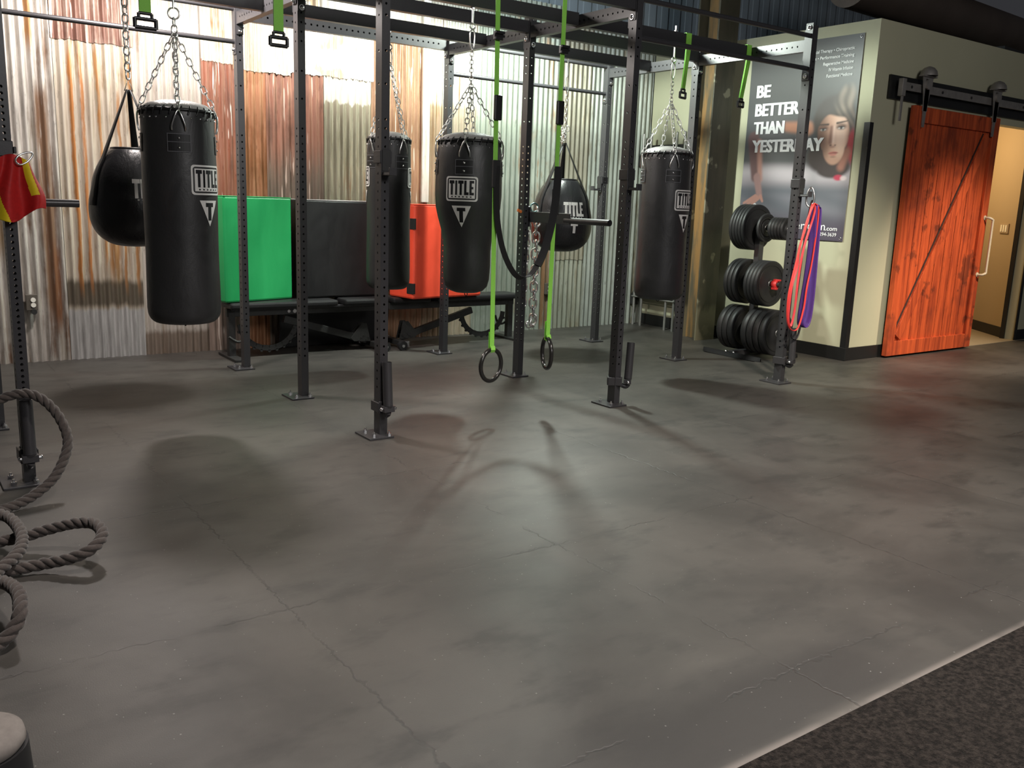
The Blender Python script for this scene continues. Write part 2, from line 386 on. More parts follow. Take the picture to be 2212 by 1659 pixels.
sh=[
 (-3.6,-1.16,.0,4.3,sheet_mat('iron_a',GALV,(.33,.30,.27),(.24,.15,.10),.42,1,lines=[(-1.28,.07,.35,2.2,(.20,.115,.07)),(-1.24,.04,.3,.95,(.22,.10,.05)),(-1.33,.035,2.5,3.1,(.34,.17,.07)),(-1.62,.05,.9,2.9,(.30,.22,.14))]),0,'grey galvanised sheet with a brown stain running down'),
 (-1.18,-.56,2.58,4.3,sheet_mat('iron_b',(.30,.20,.16),(.42,.30,.25),(.20,.10,.075),.62,2,drips=(.55,.42,.36)),.014,'brown rusted upper sheet'),
 (-1.17,-.57,.0,2.6,sheet_mat('iron_c',(.56,.49,.40),(.42,.36,.29),(.36,.24,.13),.40,3,bands=[(-.3,.42,.02,(.52,.51,.50),.10,.95),(.44,.66,.035,(.13,.105,.075),.12,.92)],lines=[(-1.055,.022,.6,2.5,(.42,.17,.05)),(-.975,.022,.6,2.5,(.38,.15,.05)),(-.85,.016,.8,2.55,(.42,.20,.07)),(-.70,.018,.6,2.2,(.36,.17,.07)),(-.60,.020,.6,2.5,(.34,.17,.07)),(-.78,.06,.7,1.2,(.36,.19,.08))]),.006,'whitish sheet with orange rust streaks and a dark rotten band'),
 (-.60,.02,.0,4.3,sheet_mat('iron_d',(.55,.50,.45),(.44,.39,.34),(.33,.24,.17),.33,4,bands=[(-.3,.20,.03,(.20,.14,.10),.1,.8)]),0,'pale pinkish galvanised sheet'),
 (.0,.30,2.54,4.3,sheet_mat('iron_e',(.62,.55,.45),(.50,.42,.33),ORG,.42,5),.014,'cream sheet with orange runs'),
 (-.01,.29,.0,2.56,sheet_mat('iron_f',RB,(.31,.16,.11),(.20,.09,.06),.45,6,metal=.05,rough=.42,drips=(.80,.70,.62),bands=[(-.3,.5,.05,(.33,.28,.24),.2,.8)]),.008,'red-brown painted sheet with white paint drips'),
 (.27,.62,2.50,4.3,sheet_mat('iron_g',(.52,.47,.38),(.42,.37,.29),(.33,.22,.13),.40,7),.014,'beige upper sheet'),
 (.27,.56,.0,2.52,sheet_mat('iron_h',(.36,.16,.08),(.42,.22,.12),(.26,.11,.045),.55,8,spots=.5),.006,'orange-brown mottled rusty sheet'),
 (.54,.80,2.50,4.3,sheet_mat('iron_i',(.62,.56,.48),(.5,.45,.38),(.36,.24,.14),.35,9),.016,'light beige upper sheet'),
 (.54,1.14,.0,2.53,sheet_mat('iron_j',(.30,.13,.085),(.37,.19,.13),(.21,.105,.07),.5,10,metal=.05,drips=(.52,.40,.33),bands=[(-.3,1.75,.25,(.20,.165,.13),.5,.85)]),.0,'red-brown painted sheet fading to grey low down'),
 (.78,1.64,2.53,4.3,sheet_mat('iron_k',(.78,.75,.70),(.66,.63,.58),(.42,.26,.12),.28,11,spots=.7),.014,'bright whitewashed upper sheet with rust spots'),
 (1.12,1.64,.0,2.56,sheet_mat('iron_l',(.24,.21,.15),(.34,.30,.22),(.25,.15,.085),.45,12,bands=[(2.30,2.9,.012,(.70,.66,.58),.17,.95)]),.004,'olive-brown sheet topped with a ragged white patch'),
 (1.62,2.20,.0,4.3,sheet_mat('iron_m',(.30,.17,.10),(.38,.23,.14),(.23,.115,.06),.5,13,metal=.08,drips=(.62,.52,.42),bands=[(2.95,5,.05,(.66,.62,.55),.2,.9)]),.008,'rust-brown sheet with pale drips'),
 (2.17,2.44,.0,4.3,sheet_mat('iron_n',(.60,.56,.48),(.48,.44,.36),(.34,.20,.09),.42,14,bands=[(-.3,2.38,.03,(.36,.22,.11),.1,.75)]),.0,'sheet white above and rust brown below'),
 (2.42,2.84,.0,4.3,sheet_mat('iron_o',(.56,.55,.48),(.47,.45,.38),(.34,.20,.10),.35,15,bands=[(-.3,2.40,.05,(.36,.25,.14),.15,.6)],lines=[(2.52,.02,2.4,2.9,ORG),(2.62,.02,2.4,2.75,ORG)]),.004,'sheet pale at the top and browner below'),  # pale upper part, brown band below
 (2.82,3.42,.0,4.3,sheet_mat('iron_p',(.34,.37,.31),(.27,.30,.25),(.36,.27,.17),.30,16,bands=[(-.3,2.0,.2,(.28,.31,.27),.2,.6)]),0,'pale green-grey galvanised sheet'),
 (3.40,3.98,.0,3.55,sheet_mat('iron_q',(.33,.36,.31),(.26,.28,.24),(.28,.17,.09),.36,17,lines=[(3.80,.035,.0,1.0,(.22,.12,.06)),(3.50,.05,1.7,2.1,(.30,.14,.06)),(3.86,.03,0,.95,(.20,.12,.07))],spots=.25),.008,'grey-green sheet with a brown stain by the outlet'),
 (3.96,4.40,.80,3.42,sheet_mat('iron_r',(.31,.29,.23),(.25,.23,.18),(.24,.19,.12),.42,18),.012,'dull olive-grey sheet'),
 (3.96,4.40,.0,.82,sheet_mat('iron_s',(.36,.37,.31),(.28,.28,.22),(.22,.17,.10),.35,19),.004,'low olive-grey sheet'),
 (4.38,5.36,.0,3.40,sheet_mat('iron_t',(.38,.40,.36),(.28,.30,.27),(.20,.16,.11),.38,20),.0,'grey sheet at the right end'),
]
for (a,b,c,d,m,l,lb) in sh: sheet(a,b,c,d,m,l,lb,jag=.01 if c>.3 else 0)
# white vertical flashing strip with conduit look
mb=MB(); mb.box((2.215,WY-.015,3.0),(.085,.03,3.2)); o=mb.build('flashing_strip',sheet_mat('white_flashing',(.72,.70,.63),(.60,.57,.50),(.45,.38,.28),.25,31),wall_back,bevel=.006); o['label']='white painted vertical flashing strip'

# right drywall box
mb=MB(); mb.box((WX+.06,(WY+DY)/2,TOPZ/2),(.12,WY-DY,TOPZ)); struct(mb.build('wall_right',M_wall))
mb=MB()
mb.box(((WX+.12+7.62)/2,DY+.06,TOPZ/2),(7.62-WX-.12,.12,TOPZ))
mb.box(((7.62+8.80)/2,DY+.06,(2.46+TOPZ)/2),(8.80-7.62,.12,TOPZ-2.46))
mb.box(((8.80+12.5)/2,DY+.06,TOPZ/2),(12.5-8.80,.12,TOPZ)); struct(mb.build('wall_entrance',M_wall))
mb=MB(); mb.box((8.98,1.9,TOPZ-.03),(7.0,2.9,.04)); struct(mb.build('trim_1',simple('dusty_roof_board',(.10,.085,.07),.9)))
# hall
mb=MB()
A=V(8.80,.54,0); B=V(9.42,1.32,0); Z=V(0,0,2.7)
dn=(B-A).normalized(); nn=V(-dn.y,dn.x,0)*-.1
mb.add([A,B,B+Z,A+Z,A+nn,B+nn,B+nn+Z,A+nn+Z],[(0,1,2,3),(5,4,7,6),(4,0,3,7),(1,5,6,2),(3,2,6,7),(4,5,1,0)])
mb.box((9.47,2.6,1.35),(.1,2.6,2.7)); mb.box((7.0,2.2,1.35),(.1,3.2,2.7)); mb.box((8.2,3.85,1.35),(2.6,.1,2.7))
struct(mb.build('wall_hall',M_hall))
mb=MB(); mb.box((8.25,2.2,2.72),(2.6,3.4,.06)); struct(mb.build('ceiling_hall',M_hall))
mb=MB(); mb.add([A+V(-.012,.0,0),B+V(-.012,0,0),B+V(-.012,0,.13),A+V(-.012,0,.13),A,B,B+V(0,0,.13),A+V(0,0,.13)],[(0,1,2,3),(3,2,6,7),(4,5,1,0),(0,3,7,4)])
struct(mb.build('baseboard_hall',M_base))
# baseboards and corner guards
mb=MB(); mb.box((WX-.008,(WY+DY)/2-.02,.065),(.016,WY-DY+.0,.13)); struct(mb.build('baseboard_right',M_base,bevel=.004))
mb=MB(); mb.box(((WX+7.62)/2,DY-.008,.065),(7.62-WX+.03,.016,.13)); mb.box((10.65,DY-.008,.065),(3.7,.016,.13)); struct(mb.build('baseboard_entrance',M_base,bevel=.004))
mb=MB(); mb.box((WX-.004,DY+.025,1.15),(.008,.06,2.3)); mb.box((WX+.02,DY-.004,1.15),(.06,.008,2.3)); struct(mb.build('trim_2',M_base))
mb=MB(); mb.box((8.80,DY-.005,1.25),(.05,.012,2.5)); struct(mb.build('trim_3',M_base))
mb=MB(); mb.box((8.80,.56,1.25),(.05,.05,2.5)); struct(mb.build('trim_4',M_base))

# steel column
def colmat():
    t=NT('rusted_steel_column'); x=t.xyz()
    n=t.noise(2,5,.6,sc=(3,3,.5)); n2=t.noise(14,4,.6,sc=(1,1,.3)); n3=t.noise(5,3,.5,loc=(4,4,1))
    c=t.mix(t.smooth(n,.35,.65),(.06,.057,.04),(.09,.08,.055))
    c=t.mix(t.math('MULTIPLY',t.smooth(n2,.6,.75),.4),c,(.22,.16,.09))
    c=t.mix(t.math('MULTIPLY',t.smooth(n3,.62,.68),.6),c,(.36,.34,.24))
    low=t.smooth(t.math('ADD',x[2],t.math('MULTIPLY',n2,.25)),.55,.42)
    c=t.mix(t.math('MULTIPLY',low,.7),c,(.24,.22,.15))
    return t.set(c,.5,.2,.5,bump=n2,bstr=.2,bdist=.003)
M_col=colmat(); 
def orange():
    t=NT('orange_primer_web'); n=t.noise(1,5,.6,sc=(9,9,1.2)); 
    return t.set(t.mix(t.smooth(n,.4,.62),(.10,.085,.055),(.28,.155,.055)),.55,.1)
mb=MB(); mb.box((5.055,2.008,2.48),(.30,.018,4.96)); mb.box((5.055,2.29,2.48),(.30,.018,4.96))
mb.box((5.055,2.149,2.48),(.016,.264,4.96),mat=1)
column=tag(mb.build('steel_column',[M_col,orange()],bevel=.002),'rusty brown steel I-beam column in front of the beige wall beside the banner','column')

# ------------------------------------------------------------------ training rig
XS=[-1.934,0.0,1.918,3.818]; YS=[0.0,1.22,2.445]
WXP,WYP=.052,.076
def holed(mb, o, du, dv, w, L, holes, r=.008):
    """strip in plane: origin o (bottom centre), du across (unit), dv along (unit)"""
    o=V(o);du=V(du);dv=V(dv); h=w/2; prev=0; c=r*1.6
    def P(a,b): return o+du*a+dv*b
    for z in sorted(holes)+[None]:
        z1 = L if z is None else z-c
        if z1>prev+1e-5: mb.add([P(-h,prev),P(h,prev),P(h,z1),P(-h,z1)],[(0,1,2,3)])
        if z is None: break
        out=[(-h,-c),(0,-c),(h,-c),(h,0),(h,c),(0,c),(-h,c),(-h,0)]
        inn=[(r*math.cos(a),r*math.sin(a)) for a in [PI*1.25,PI*1.5,PI*1.75,0,PI*.25,PI*.5,PI*.75,PI]]
        vs=[P(a,z+b) for a,b in out]+[P(a,z+b) for a,b in inn]
        mb.add(vs,[(i,(i+1)%8,8+(i+1)%8,8+i) for i in range(8)])
        prev=z+c
def tubebox(mb, o, d, L, a, wa, b, wb, holes_a=(), holes_b=(), r=.008):
    """rectangular tube along d; faces normal to a (width wb) get holes_a ..."""
    o=V(o);d=V(d);a=V(a);b=V(b)
    for s in(1,-1):
        holed(mb,o+a*(s*wa/2),b*s,d,wb,L,holes_a,r)
        holed(mb,o+b*(s*wb/2),-a*s,d,wa,L,holes_b,r)
    for z,q in((0,-1),(L,1)):
        vs=[o+d*z+a*(i*wa/2)+b*(j*wb/2) for i,j in((-1,-1),(1,-1),(1,1),(-1,1))]
        mb.add(vs,[(0,1,2,3)])
rig=thing('training_rig','large black steel training rig of twelve perforated uprights bolted to the rubber floor','exercise rig')
def upright_mesh(H,pitch):
    mb=MB(); z=.30; hl=[]
    while z<1.88: hl.append(round(z,4)); z+=pitch
    hl+= [2.07,2.25,2.44,2.50,2.56,2.62]
    tubebox(mb,(0,0,.006),(0,0,1),H-.006,V(1,0,0),WXP,V(0,1,0),WYP,hl,hl,.0072)
    return mb
cache={}
def upright(x,y,H,pitch):
    k=(H,pitch)
    if k not in cache:
        o=upright_mesh(H,pitch).build('upright',M_rig,rig); cache[k]=o
    else:
        o=cache[k].copy(); COL.objects.link(o)
        for c in list(o.children): pass
    o.parent=rig; o.location=(x,y,0)
    p=MB(); p.box((-.042,0,.006),(.165,.21,.012)); p.build('base_plate',M_rig,o,bevel=.002)
    for sx,sy in((-.075,-.06),(-.075,.06),(.02,-.075),(.02,.075)):
        b=MB(); b.cyl((sx,sy,.012),(sx,sy,.026),.013,n=6,smooth=False); b.cyl((sx,sy,.026),(sx,sy,.04),.006,n=8); b.build('bolt',M_zinc,o)
    return o
ups={}
for i,x in enumerate(XS):
    for j,y in enumerate(YS):
        H=2.90 if (i,j)==(3,0) else 2.845
        ups[i,j]=upright(x,y,H,.029 if i==0 else .0508)
def bolt(parent,p,d):
    b=MB(); p=V(p); d=V(d); b.cyl(p,p+d*.006,.019,n=14); b.dome(p+d*.006,.014,.012,d); return b.build('bolt',M_zinc,parent)
BH=.09
def ybeam(x,y0,y1,z):
    mb=MB(); L=y1-y0; hl=[.07+.052*k for k in range(int((L-.14)/.052)+1) if abs(.07+.052*k-L/2)>.03]
    tubebox(mb,(x,y0,z),(0,1,0),L,V(1,0,0),WXP,V(0,0,1),BH,hl,(),.0075)
    for y,s in((y0,1),(y1,-1)): mb.box((x,y+s*.004,z),(WXP+.002,.008,.235))
    o=mb.build('cross_beam',M_rig,rig)
    for y,s in((y0,1),(y1,-1)):
        for q in(-.095,.095): bolt(o,(x,y+s*.008,z+q),(0,s,0))
    return o
def xbeam(x0,x1,y,z,perf=False,plates=True):
    mb=MB(); L=x1-x0; hl=[.05+.052*k for k in range(int((L-.1)/.052)+1)] if perf else []
    tubebox(mb,(x0,y,z),(1,0,0),L,V(0,1,0),.052,V(0,0,1),BH,hl,(),.0085)
    if plates:
        for x,s in((x0,1),(x1,-1)): mb.box((x+s*.004,y,z),(.008,.06,.22))
    o=mb.build('cross_beam',M_rig,rig)
    if plates:
        for x,s in((x0,1),(x1,-1)):
            for q in(-.09,.09): bolt(o,(x+s*.008,y,z+q),(s,0,0))
    return o
YB=2.752; XB=2.79; MBZ=2.765
for i,x in enumerate(XS):
    for j in(0,1): ybeam(x,YS[j]+WYP/2,YS[j+1]-WYP/2,YB)
h=WXP/2
for i in range(3):
    xbeam(XS[i]+h,XS[i+1]-h,YS[1],XB)
    for y in(.61,1.83):
        o=xbeam(XS[i]+h,XS[i+1]-h,y,MBZ,plates=False)
        for x,s in((XS[i]+h,-1),(XS[i+1]-h,1)):
            bolt(o,(x+s*(WXP+.001),y,MBZ-.005),(s,0,0)) if (i in(0,1,2)) else None
for i in(0,1): xbeam(XS[i]+h,XS[i+1]-h,0,XB)
xbeam(XS[1]+h,XS[2]-h,YS[2],XB,perf=True)
def pullbars(x0,x1,y,zs,r=.018):
    for z in zs:
        mb=MB(); mb.cyl((x0,y,z),(x1,y,z),r,n=14); o=mb.build('pull_up_bar',M_rig,rig)
    for x,s in((x0,1),(x1,-1)):
        mb=MB(); mb.box((x+s*.004,y,sum(zs)/2),(.008,.07,abs(zs[0]-zs[1])+.19)); o=mb.build('bar_plate',M_rig,rig,bevel=.002)
        for z in(min(zs)-.06,max(zs)+.06): bolt(o,(x+s*.008,y,z),(s,0,0))
pullbars(XS[2]+h,XS[3]-h,0,(2.825,2.575))
pullbars(XS[0]+h,XS[1]-h,YS[2],(2.825,2.583))
pullbars(XS[2]+h,XS[3]-h,YS[2],(2.815,2.553))

# ------------------------------------------------------------------ logos
def rects_T(x,w,h0,h1,s=.34,bar=.22):
    H=h1-h0; return [(x,h1-H*bar,x+w,h1),(x+w*(1-s)/2,h0,x+w*(1+s)/2,h1-H*bar)]
def word_title(x0,x1,h0,h1,gap=.03):
    W=x1-x0; H=h1-h0; u=W/5.0; R=[]
    ws=[1.15,.55,1.15,.95,.95]; tot=sum(ws); g=gap*W; k=(W-4*g)/tot; x=x0
    for ch,wd in zip('TITLE',ws):
        ww=wd*k
        if ch=='T': R+=rects_T(x,ww,h0,h1,.42)
        if ch=='I': R+=[(x+ww*.12,h0,x+ww*.88,h1)]
        if ch=='L': R+=[(x,h0,x+ww*.5,h1),(x+ww*.5,h0,x+ww,h0+H*.2)]
        if ch=='E': R+=[(x,h0,x+ww*.48,h1),(x+ww*.48,h0,x+ww,h0+H*.18),(x+ww*.48,h0+H*.42,x+ww*.85,h0+H*.58),(x+ww*.48,h1-H*.18,x+ww,h1)]
        x+=ww+g
    return R
def wrap_poly(mb, polys, surf, mat=0):
    for p in polys: mb.add([surf(u,v) for u,v in p],[list(range(len(p)))],mat)
def wrap_rects(mb, rects, surf, mat=0, step=.012):
    for (a,b,c,d) in rects:
        n=max(1,int(abs(c-a)/step)); m=max(1,int(abs(d-b)/(step*2.5)))
        mb.grid(n+1,m+1,lambda u,v:surf(a+(c-a)*u,b+(d-b)*v),mat,False)
def frame_rects(w,h,t,r=0): return [(-w/2,-h/2,w/2,-h/2+t),(-w/2,h/2-t,w/2,h/2),(-w/2,-h/2+t,-w/2+t,h/2-t),(w/2-t,-h/2+t,w/2,h/2-t)]
def rounded_frame(mb,w,h,t,rad,surf,mat=0):
    # rounded rectangle ring
    def ring(w,h,r):
        pts=[]
        for cx,cy,a0 in((w/2-r,h/2-r,0),(-w/2+r,h/2-r,PI/2),(-w/2+r,-h/2+r,PI),(w/2-r,-h/2+r,1.5*PI)):
            for k in range(5): a=a0+PI/2*k/4; pts.append((cx+r*math.cos(a),cy+r*math.sin(a)))
        out=[]
        N=len(pts)
        for i in range(N):
            a=pts[i]; b=pts[(i+1)%N]; n=max(1,int(math.dist(a,b)/.012))
            out+=[(a[0]+(b[0]-a[0])*k/n,a[1]+(b[1]-a[1])*k/n) for k in range(n)]
        return out
    o=ring(w,h,rad)
    # inner ring by scaling towards centre-line offsets
    i_=[(x*(w-2*t)/w,y*(h-2*t)/h) for x,y in o]
    N=len(o); vs=[surf(*p) for p in o]+[surf(*p) for p in i_]
    mb.add(vs,[(k,(k+1)%N,N+(k+1)%N,N+k) for k in range(N)],mat)

def facing(p):
    d=CAM-V(p); return math.atan2(d.y,d.x)
def bagprof_interp(prof,z):
    for (r0,z0),(r1,z1) in zip(prof,prof[1:]):
        if z0<=z<=z1 and z1>z0: return r0+(r1-r0)*(z-z0)/(z1-z0)
    return prof[-1][0]
def bag_top(root, R, Ztop, n_eyelets=26):
    mb=MB()
    mb.lathe([(R*.99,Ztop-.012),(R*.95,Ztop+.012),(R*.80,Ztop+.034),(R*.5,Ztop+.050),(R*.2,Ztop+.057),(0,Ztop+.058)],n=40,cap=False)
    return mb.build('lid',M_bagtop,root)
_ey={}
def eyelet_ring(root,R,Z,n,up=False,seed=0):
    rnd=random.Random(seed)
    for k in range(n):
        a=2*PI*k/n+rnd.uniform(-.03,.03); d=V(math.cos(a),math.sin(a),0)
        if 'm' not in _ey:
            mb=MB(); mb.dome((0,0,0),.0055,.004,(0,0,1),8); o=mb.build('eyelet',M_zinc,root); _ey['m']=o.data
        else:
            o=bpy.data.objects.new('eyelet',_ey['m']); COL.objects.link(o); o.parent=root
        o.location=d*R+V(0,0,Z)
        o.rotation_euler=(0,0,0) if up else d.to_track_quat('Z','Y').to_euler()
def eyelets(root,R,Z,n=26,seed=0): eyelet_ring(root,R,Z,n,False,seed)
def lacing(root,R,Ztop,seed=0,n=26):
    mb=MB(); 
    for k in range(n):
        a=2*PI*(k+.5)/n; b=2*PI*(k+.9)/n
        p=[V(R*1.012*math.cos(a),R*1.012*math.sin(a),Ztop-.035),V(R*1.02*math.cos((a+b)/2),R*1.02*math.sin((a+b)/2),Ztop-.006),V(R*.93*math.cos(b),R*.93*math.sin(b),Ztop+.012)]
        mb.tube(p,.005,6)
    mb.torus((0,0,Ztop-.006),R*.985,.010,n=40,m=6)
    return mb.build('laced_rim',M_plastic,root)
def heavy_bag(label, x, y, ztop, zbot, prof_fn, loops_deg, logo, apex_z, rod, seed, logo_scale=1.0):
    """loops_deg: angles (deg) to the right of the camera-facing direction at which hanging loops sit"""
    root=thing('heavy_bag',label,'punching bag',(x,y,0),0,'long black heavy bags hanging from the rig')
    f=facing((x,y,0)); prof=prof_fn(zbot,ztop)
    mb=MB(); mb.lathe(prof,n=56); body=mb.build('bag_body',M_bag,root)
    Rt=bagprof_interp(prof,ztop-.03)
    bag_top(root,Rt,ztop); lacing(root,Rt,ztop,seed); eyelets(root,Rt*1.004,ztop-.05,26,seed)
    def S(ang,e=.0018):
        def s(u,v):
            R=bagprof_interp(prof,v)+e; a=f+math.radians(ang)+u/(bagprof_interp(prof,v))
            return V(R*math.cos(a),R*math.sin(a),v)
        return s
    apex=V(0,0,apex_z)
    for k,ang in enumerate(loops_deg):
        a=f+math.radians(ang); d=V(math.cos(a),math.sin(a),0)
        sf=S(ang); zp=ztop-.185
        pt=MB(); W,Hh=.125,.10
        wrap_rects(pt,[(-W/2,zp-Hh/2,W/2,zp+Hh/2)],S(ang,.003),0)
        po=pt.build('strap_patch',M_pad,root)
        st=MB(); t=.0045
        wrap_rects(st,[(a_,b_+zp,c_,d_+zp) for a_,b_,c_,d_ in frame_rects(W,Hh,t)]+[(-W/2,zp+.002,W/2,zp+.006)],S(ang,.0045),0)
        st.build('stitching',M_stitch,po)
        rv=MB()
        for q in(-.026,.027): rv.dome(sf(0,zp+q)+d*.003,.008,.006,d,10)
        rv.build('rivets',M_zinc,po)
        Rr=bagprof_interp(prof,ztop-.06); side=V(-d.y,d.x,0)
        top=d*(Rr+.008)+V(0,0,ztop-.012); l=MB()
        l.tube(catmull([d*(Rr+.006)+side*-.036+V(0,0,ztop-.118),d*(Rr+.012)+side*-.034+V(0,0,ztop-.09),d*(Rr+.014)+side*-.015+V(0,0,ztop-.035),top,d*(Rr+.014)+side*.015+V(0,0,ztop-.035),d*(Rr+.012)+side*.034+V(0,0,ztop-.09),d*(Rr+.006)+side*.036+V(0,0,ztop-.118)],4),.0048,6)
        l.build('hanging_loop',M_chrome,root)
        c=MB(); c.chain(top+V(0,0,.006),apex+d*.012,.050,.026,.0037); c.build('chain',M_chrome,root)
    for (ang,zc,sc) in logo:
        s=S(ang,.0035); s2=S(ang,.0045); s3=S(ang,.0055)
        W,Hh=.225*sc,.165*sc
        mb=MB()
        rounded_frame(mb,W,Hh,.010*sc,.018*sc,lambda u,v:s(u,v+zc))
        wrap_rects(mb,[(-W/2+.020*sc,zc-Hh/2+.020*sc,W/2-.020*sc,zc+Hh/2-.020*sc)],s,0)
        # black lettering on the white panel
        R=word_title(-W/2+.027*sc,W/2-.027*sc,zc-Hh/2+.042*sc,zc+Hh/2-.027*sc)
        wrap_rects(mb,R,s2,1,.008)
        lw=(W-.07*sc)/6
        for k in range(6):
            xx=-W/2+.035*sc+lw*(k+.3); wrap_rects(mb,[(xx,zc-Hh/2+.026*sc,xx+.010*sc,zc-Hh/2+.034*sc)],s2,1)
        # triangle with a T
        tz=zc-Hh/2-.03*sc; tw=.135*sc; th=.145*sc; n=10
        def tri(surf,w_,h_,ztop_,mat):
            rows=[]
            for j in range(n+1):
                v=ztop_-h_*j/n; ww=w_*(1-j/n); rows.append([surf(-ww/2+ww*i/6,v) for i in range(7)])
            vs=[p for r in rows for p in r]
            mb.add(vs,[(j*7+i,j*7+i+1,(j+1)*7+i+1,(j+1)*7+i) for j in range(n) for i in range(6)],mat)
        tri(s,tw,th,tz,0)
        wrap_rects(mb,[(-.029*sc,tz-.036*sc,.029*sc,tz-.013*sc),(-.0125*sc,tz-.112*sc,.0125*sc,tz-.036*sc)],s2,1,.01)
        mb.build('logo',[M_white,M_ink],root)
    # hook hardware
    hw=MB(); z=apex_z
    hw.torus((0,0,z+.01),.016,.004,(0,1,0),14,6)
    if rod=='ring':
        hw.chain((0,0,z+.02),(0,0,z+.10),.05,.03,.004)
        hw.torus((0,0,z+.125),.030,.0048,(math.cos(f),math.sin(f),0),22,8); hw.cyl((0,0,z+.15),(0,0,MBZ-.05),.006,n=10)
    else:
        zt=MBZ-BH/2; zr=zt-.12
        hw.chain((0,0,z+.02),(0,0,z+(zr-.14-z)*1.0),.036,.024,.0036)
        hw.tube(catmull([(.0,0,zr-.15),(.016,0,zr-.12),(.018,0,zr-.05),(.0,0,zr-.02),(-.018,0,zr-.05),(-.014,0,zr-.12)],5,True),.0052,8,True)
        hw.torus((0,0,zr),.020,.0055,(0,1,0),16,8); hw.cyl((0,0,zr+.018),(0,0,MBZ+BH/2+.05),.0072,n=10)
        hw.cyl((0,0,zt-.012),(0,0,zt),.016,n=6,smooth=False); hw.cyl((0,0,MBZ+BH/2),(0,0,MBZ+BH/2+.014),.016,n=6,smooth=False)
    hw.build('swivel_hook',M_chrome,root)
    if rod=='ring':
        pass
    br=MB(); br.torus((0,0,zbot-.006),.018,.003,(1,0,0),14,6); br.build('bottom_ring',M_iron,root)
    return root
def straight(R):
    def f(z0,z1):
        p=[(0,z0)]
        for k in range(9):
            a=PI/2*k/8; p.append((R-.06+.06*math.sin(a)-.0,z0+.075-.075*math.cos(a)))
        p[1]=(R*.5,z0+.004)
        zz=z0+.08
        for k in range(14):
            q=k/13; z=z0+.09+(z1-.05-z0-.09)*q; p.append((R*(1+.010*math.sin(q*9+R*40)-.015*q),z))
        p+=[(R*.975,z1-.025),(R*.955,z1-.008)]
        return p
    return f
def tapered(z0,z1):
    pts=[(0,z0),(.08,z0+.004),(.12,z0+.018),(.150,z0+.05),(.163,z0+.10),(.168,z0+.20),(.168,z0+.30),(.173,z0+.37),(.189,z0+.45),(.212,z0+.53),(.228,z0+.60),(.234,z0+.68),(.234,z0+.74),(.233,z0+.85),(.229,z0+.93),(.222,z1-.06),(.214,z1-.025),(.206,z1-.008)]
    return pts
bagA=heavy_bag('longest-looking black heavy bag, hanging at far left in front of the round teardrop bag',-.985,.61,1.882,.674,straight(.205),(1,91,181,271),((48,1.50,1.0),),2.278,'ring',1)
bagC=heavy_bag('slim black heavy bag hanging mostly hidden behind the nearest front upright, before the red box',1.00,1.83,1.901,.70,straight(.178),(38,128,218,-52),((92,1.60,.95),(-92,1.60,.95)),2.46,'rod',3)
bagD=heavy_bag('wide-shouldered black bag tapering to a narrow bottom, hanging in the middle of the rig',.99,.61,1.845,.79,tapered,(-8,82,172,-98+16),((-12,1.515,1.0),),2.20,'rod',4)
bagE=heavy_bag('long black heavy bag on the right, hanging before the rusty steel column',2.91,.61,1.872,.685,straight(.205),(17,107,197,-73),((55,1.50,1.0),),2.258,'rod',5)

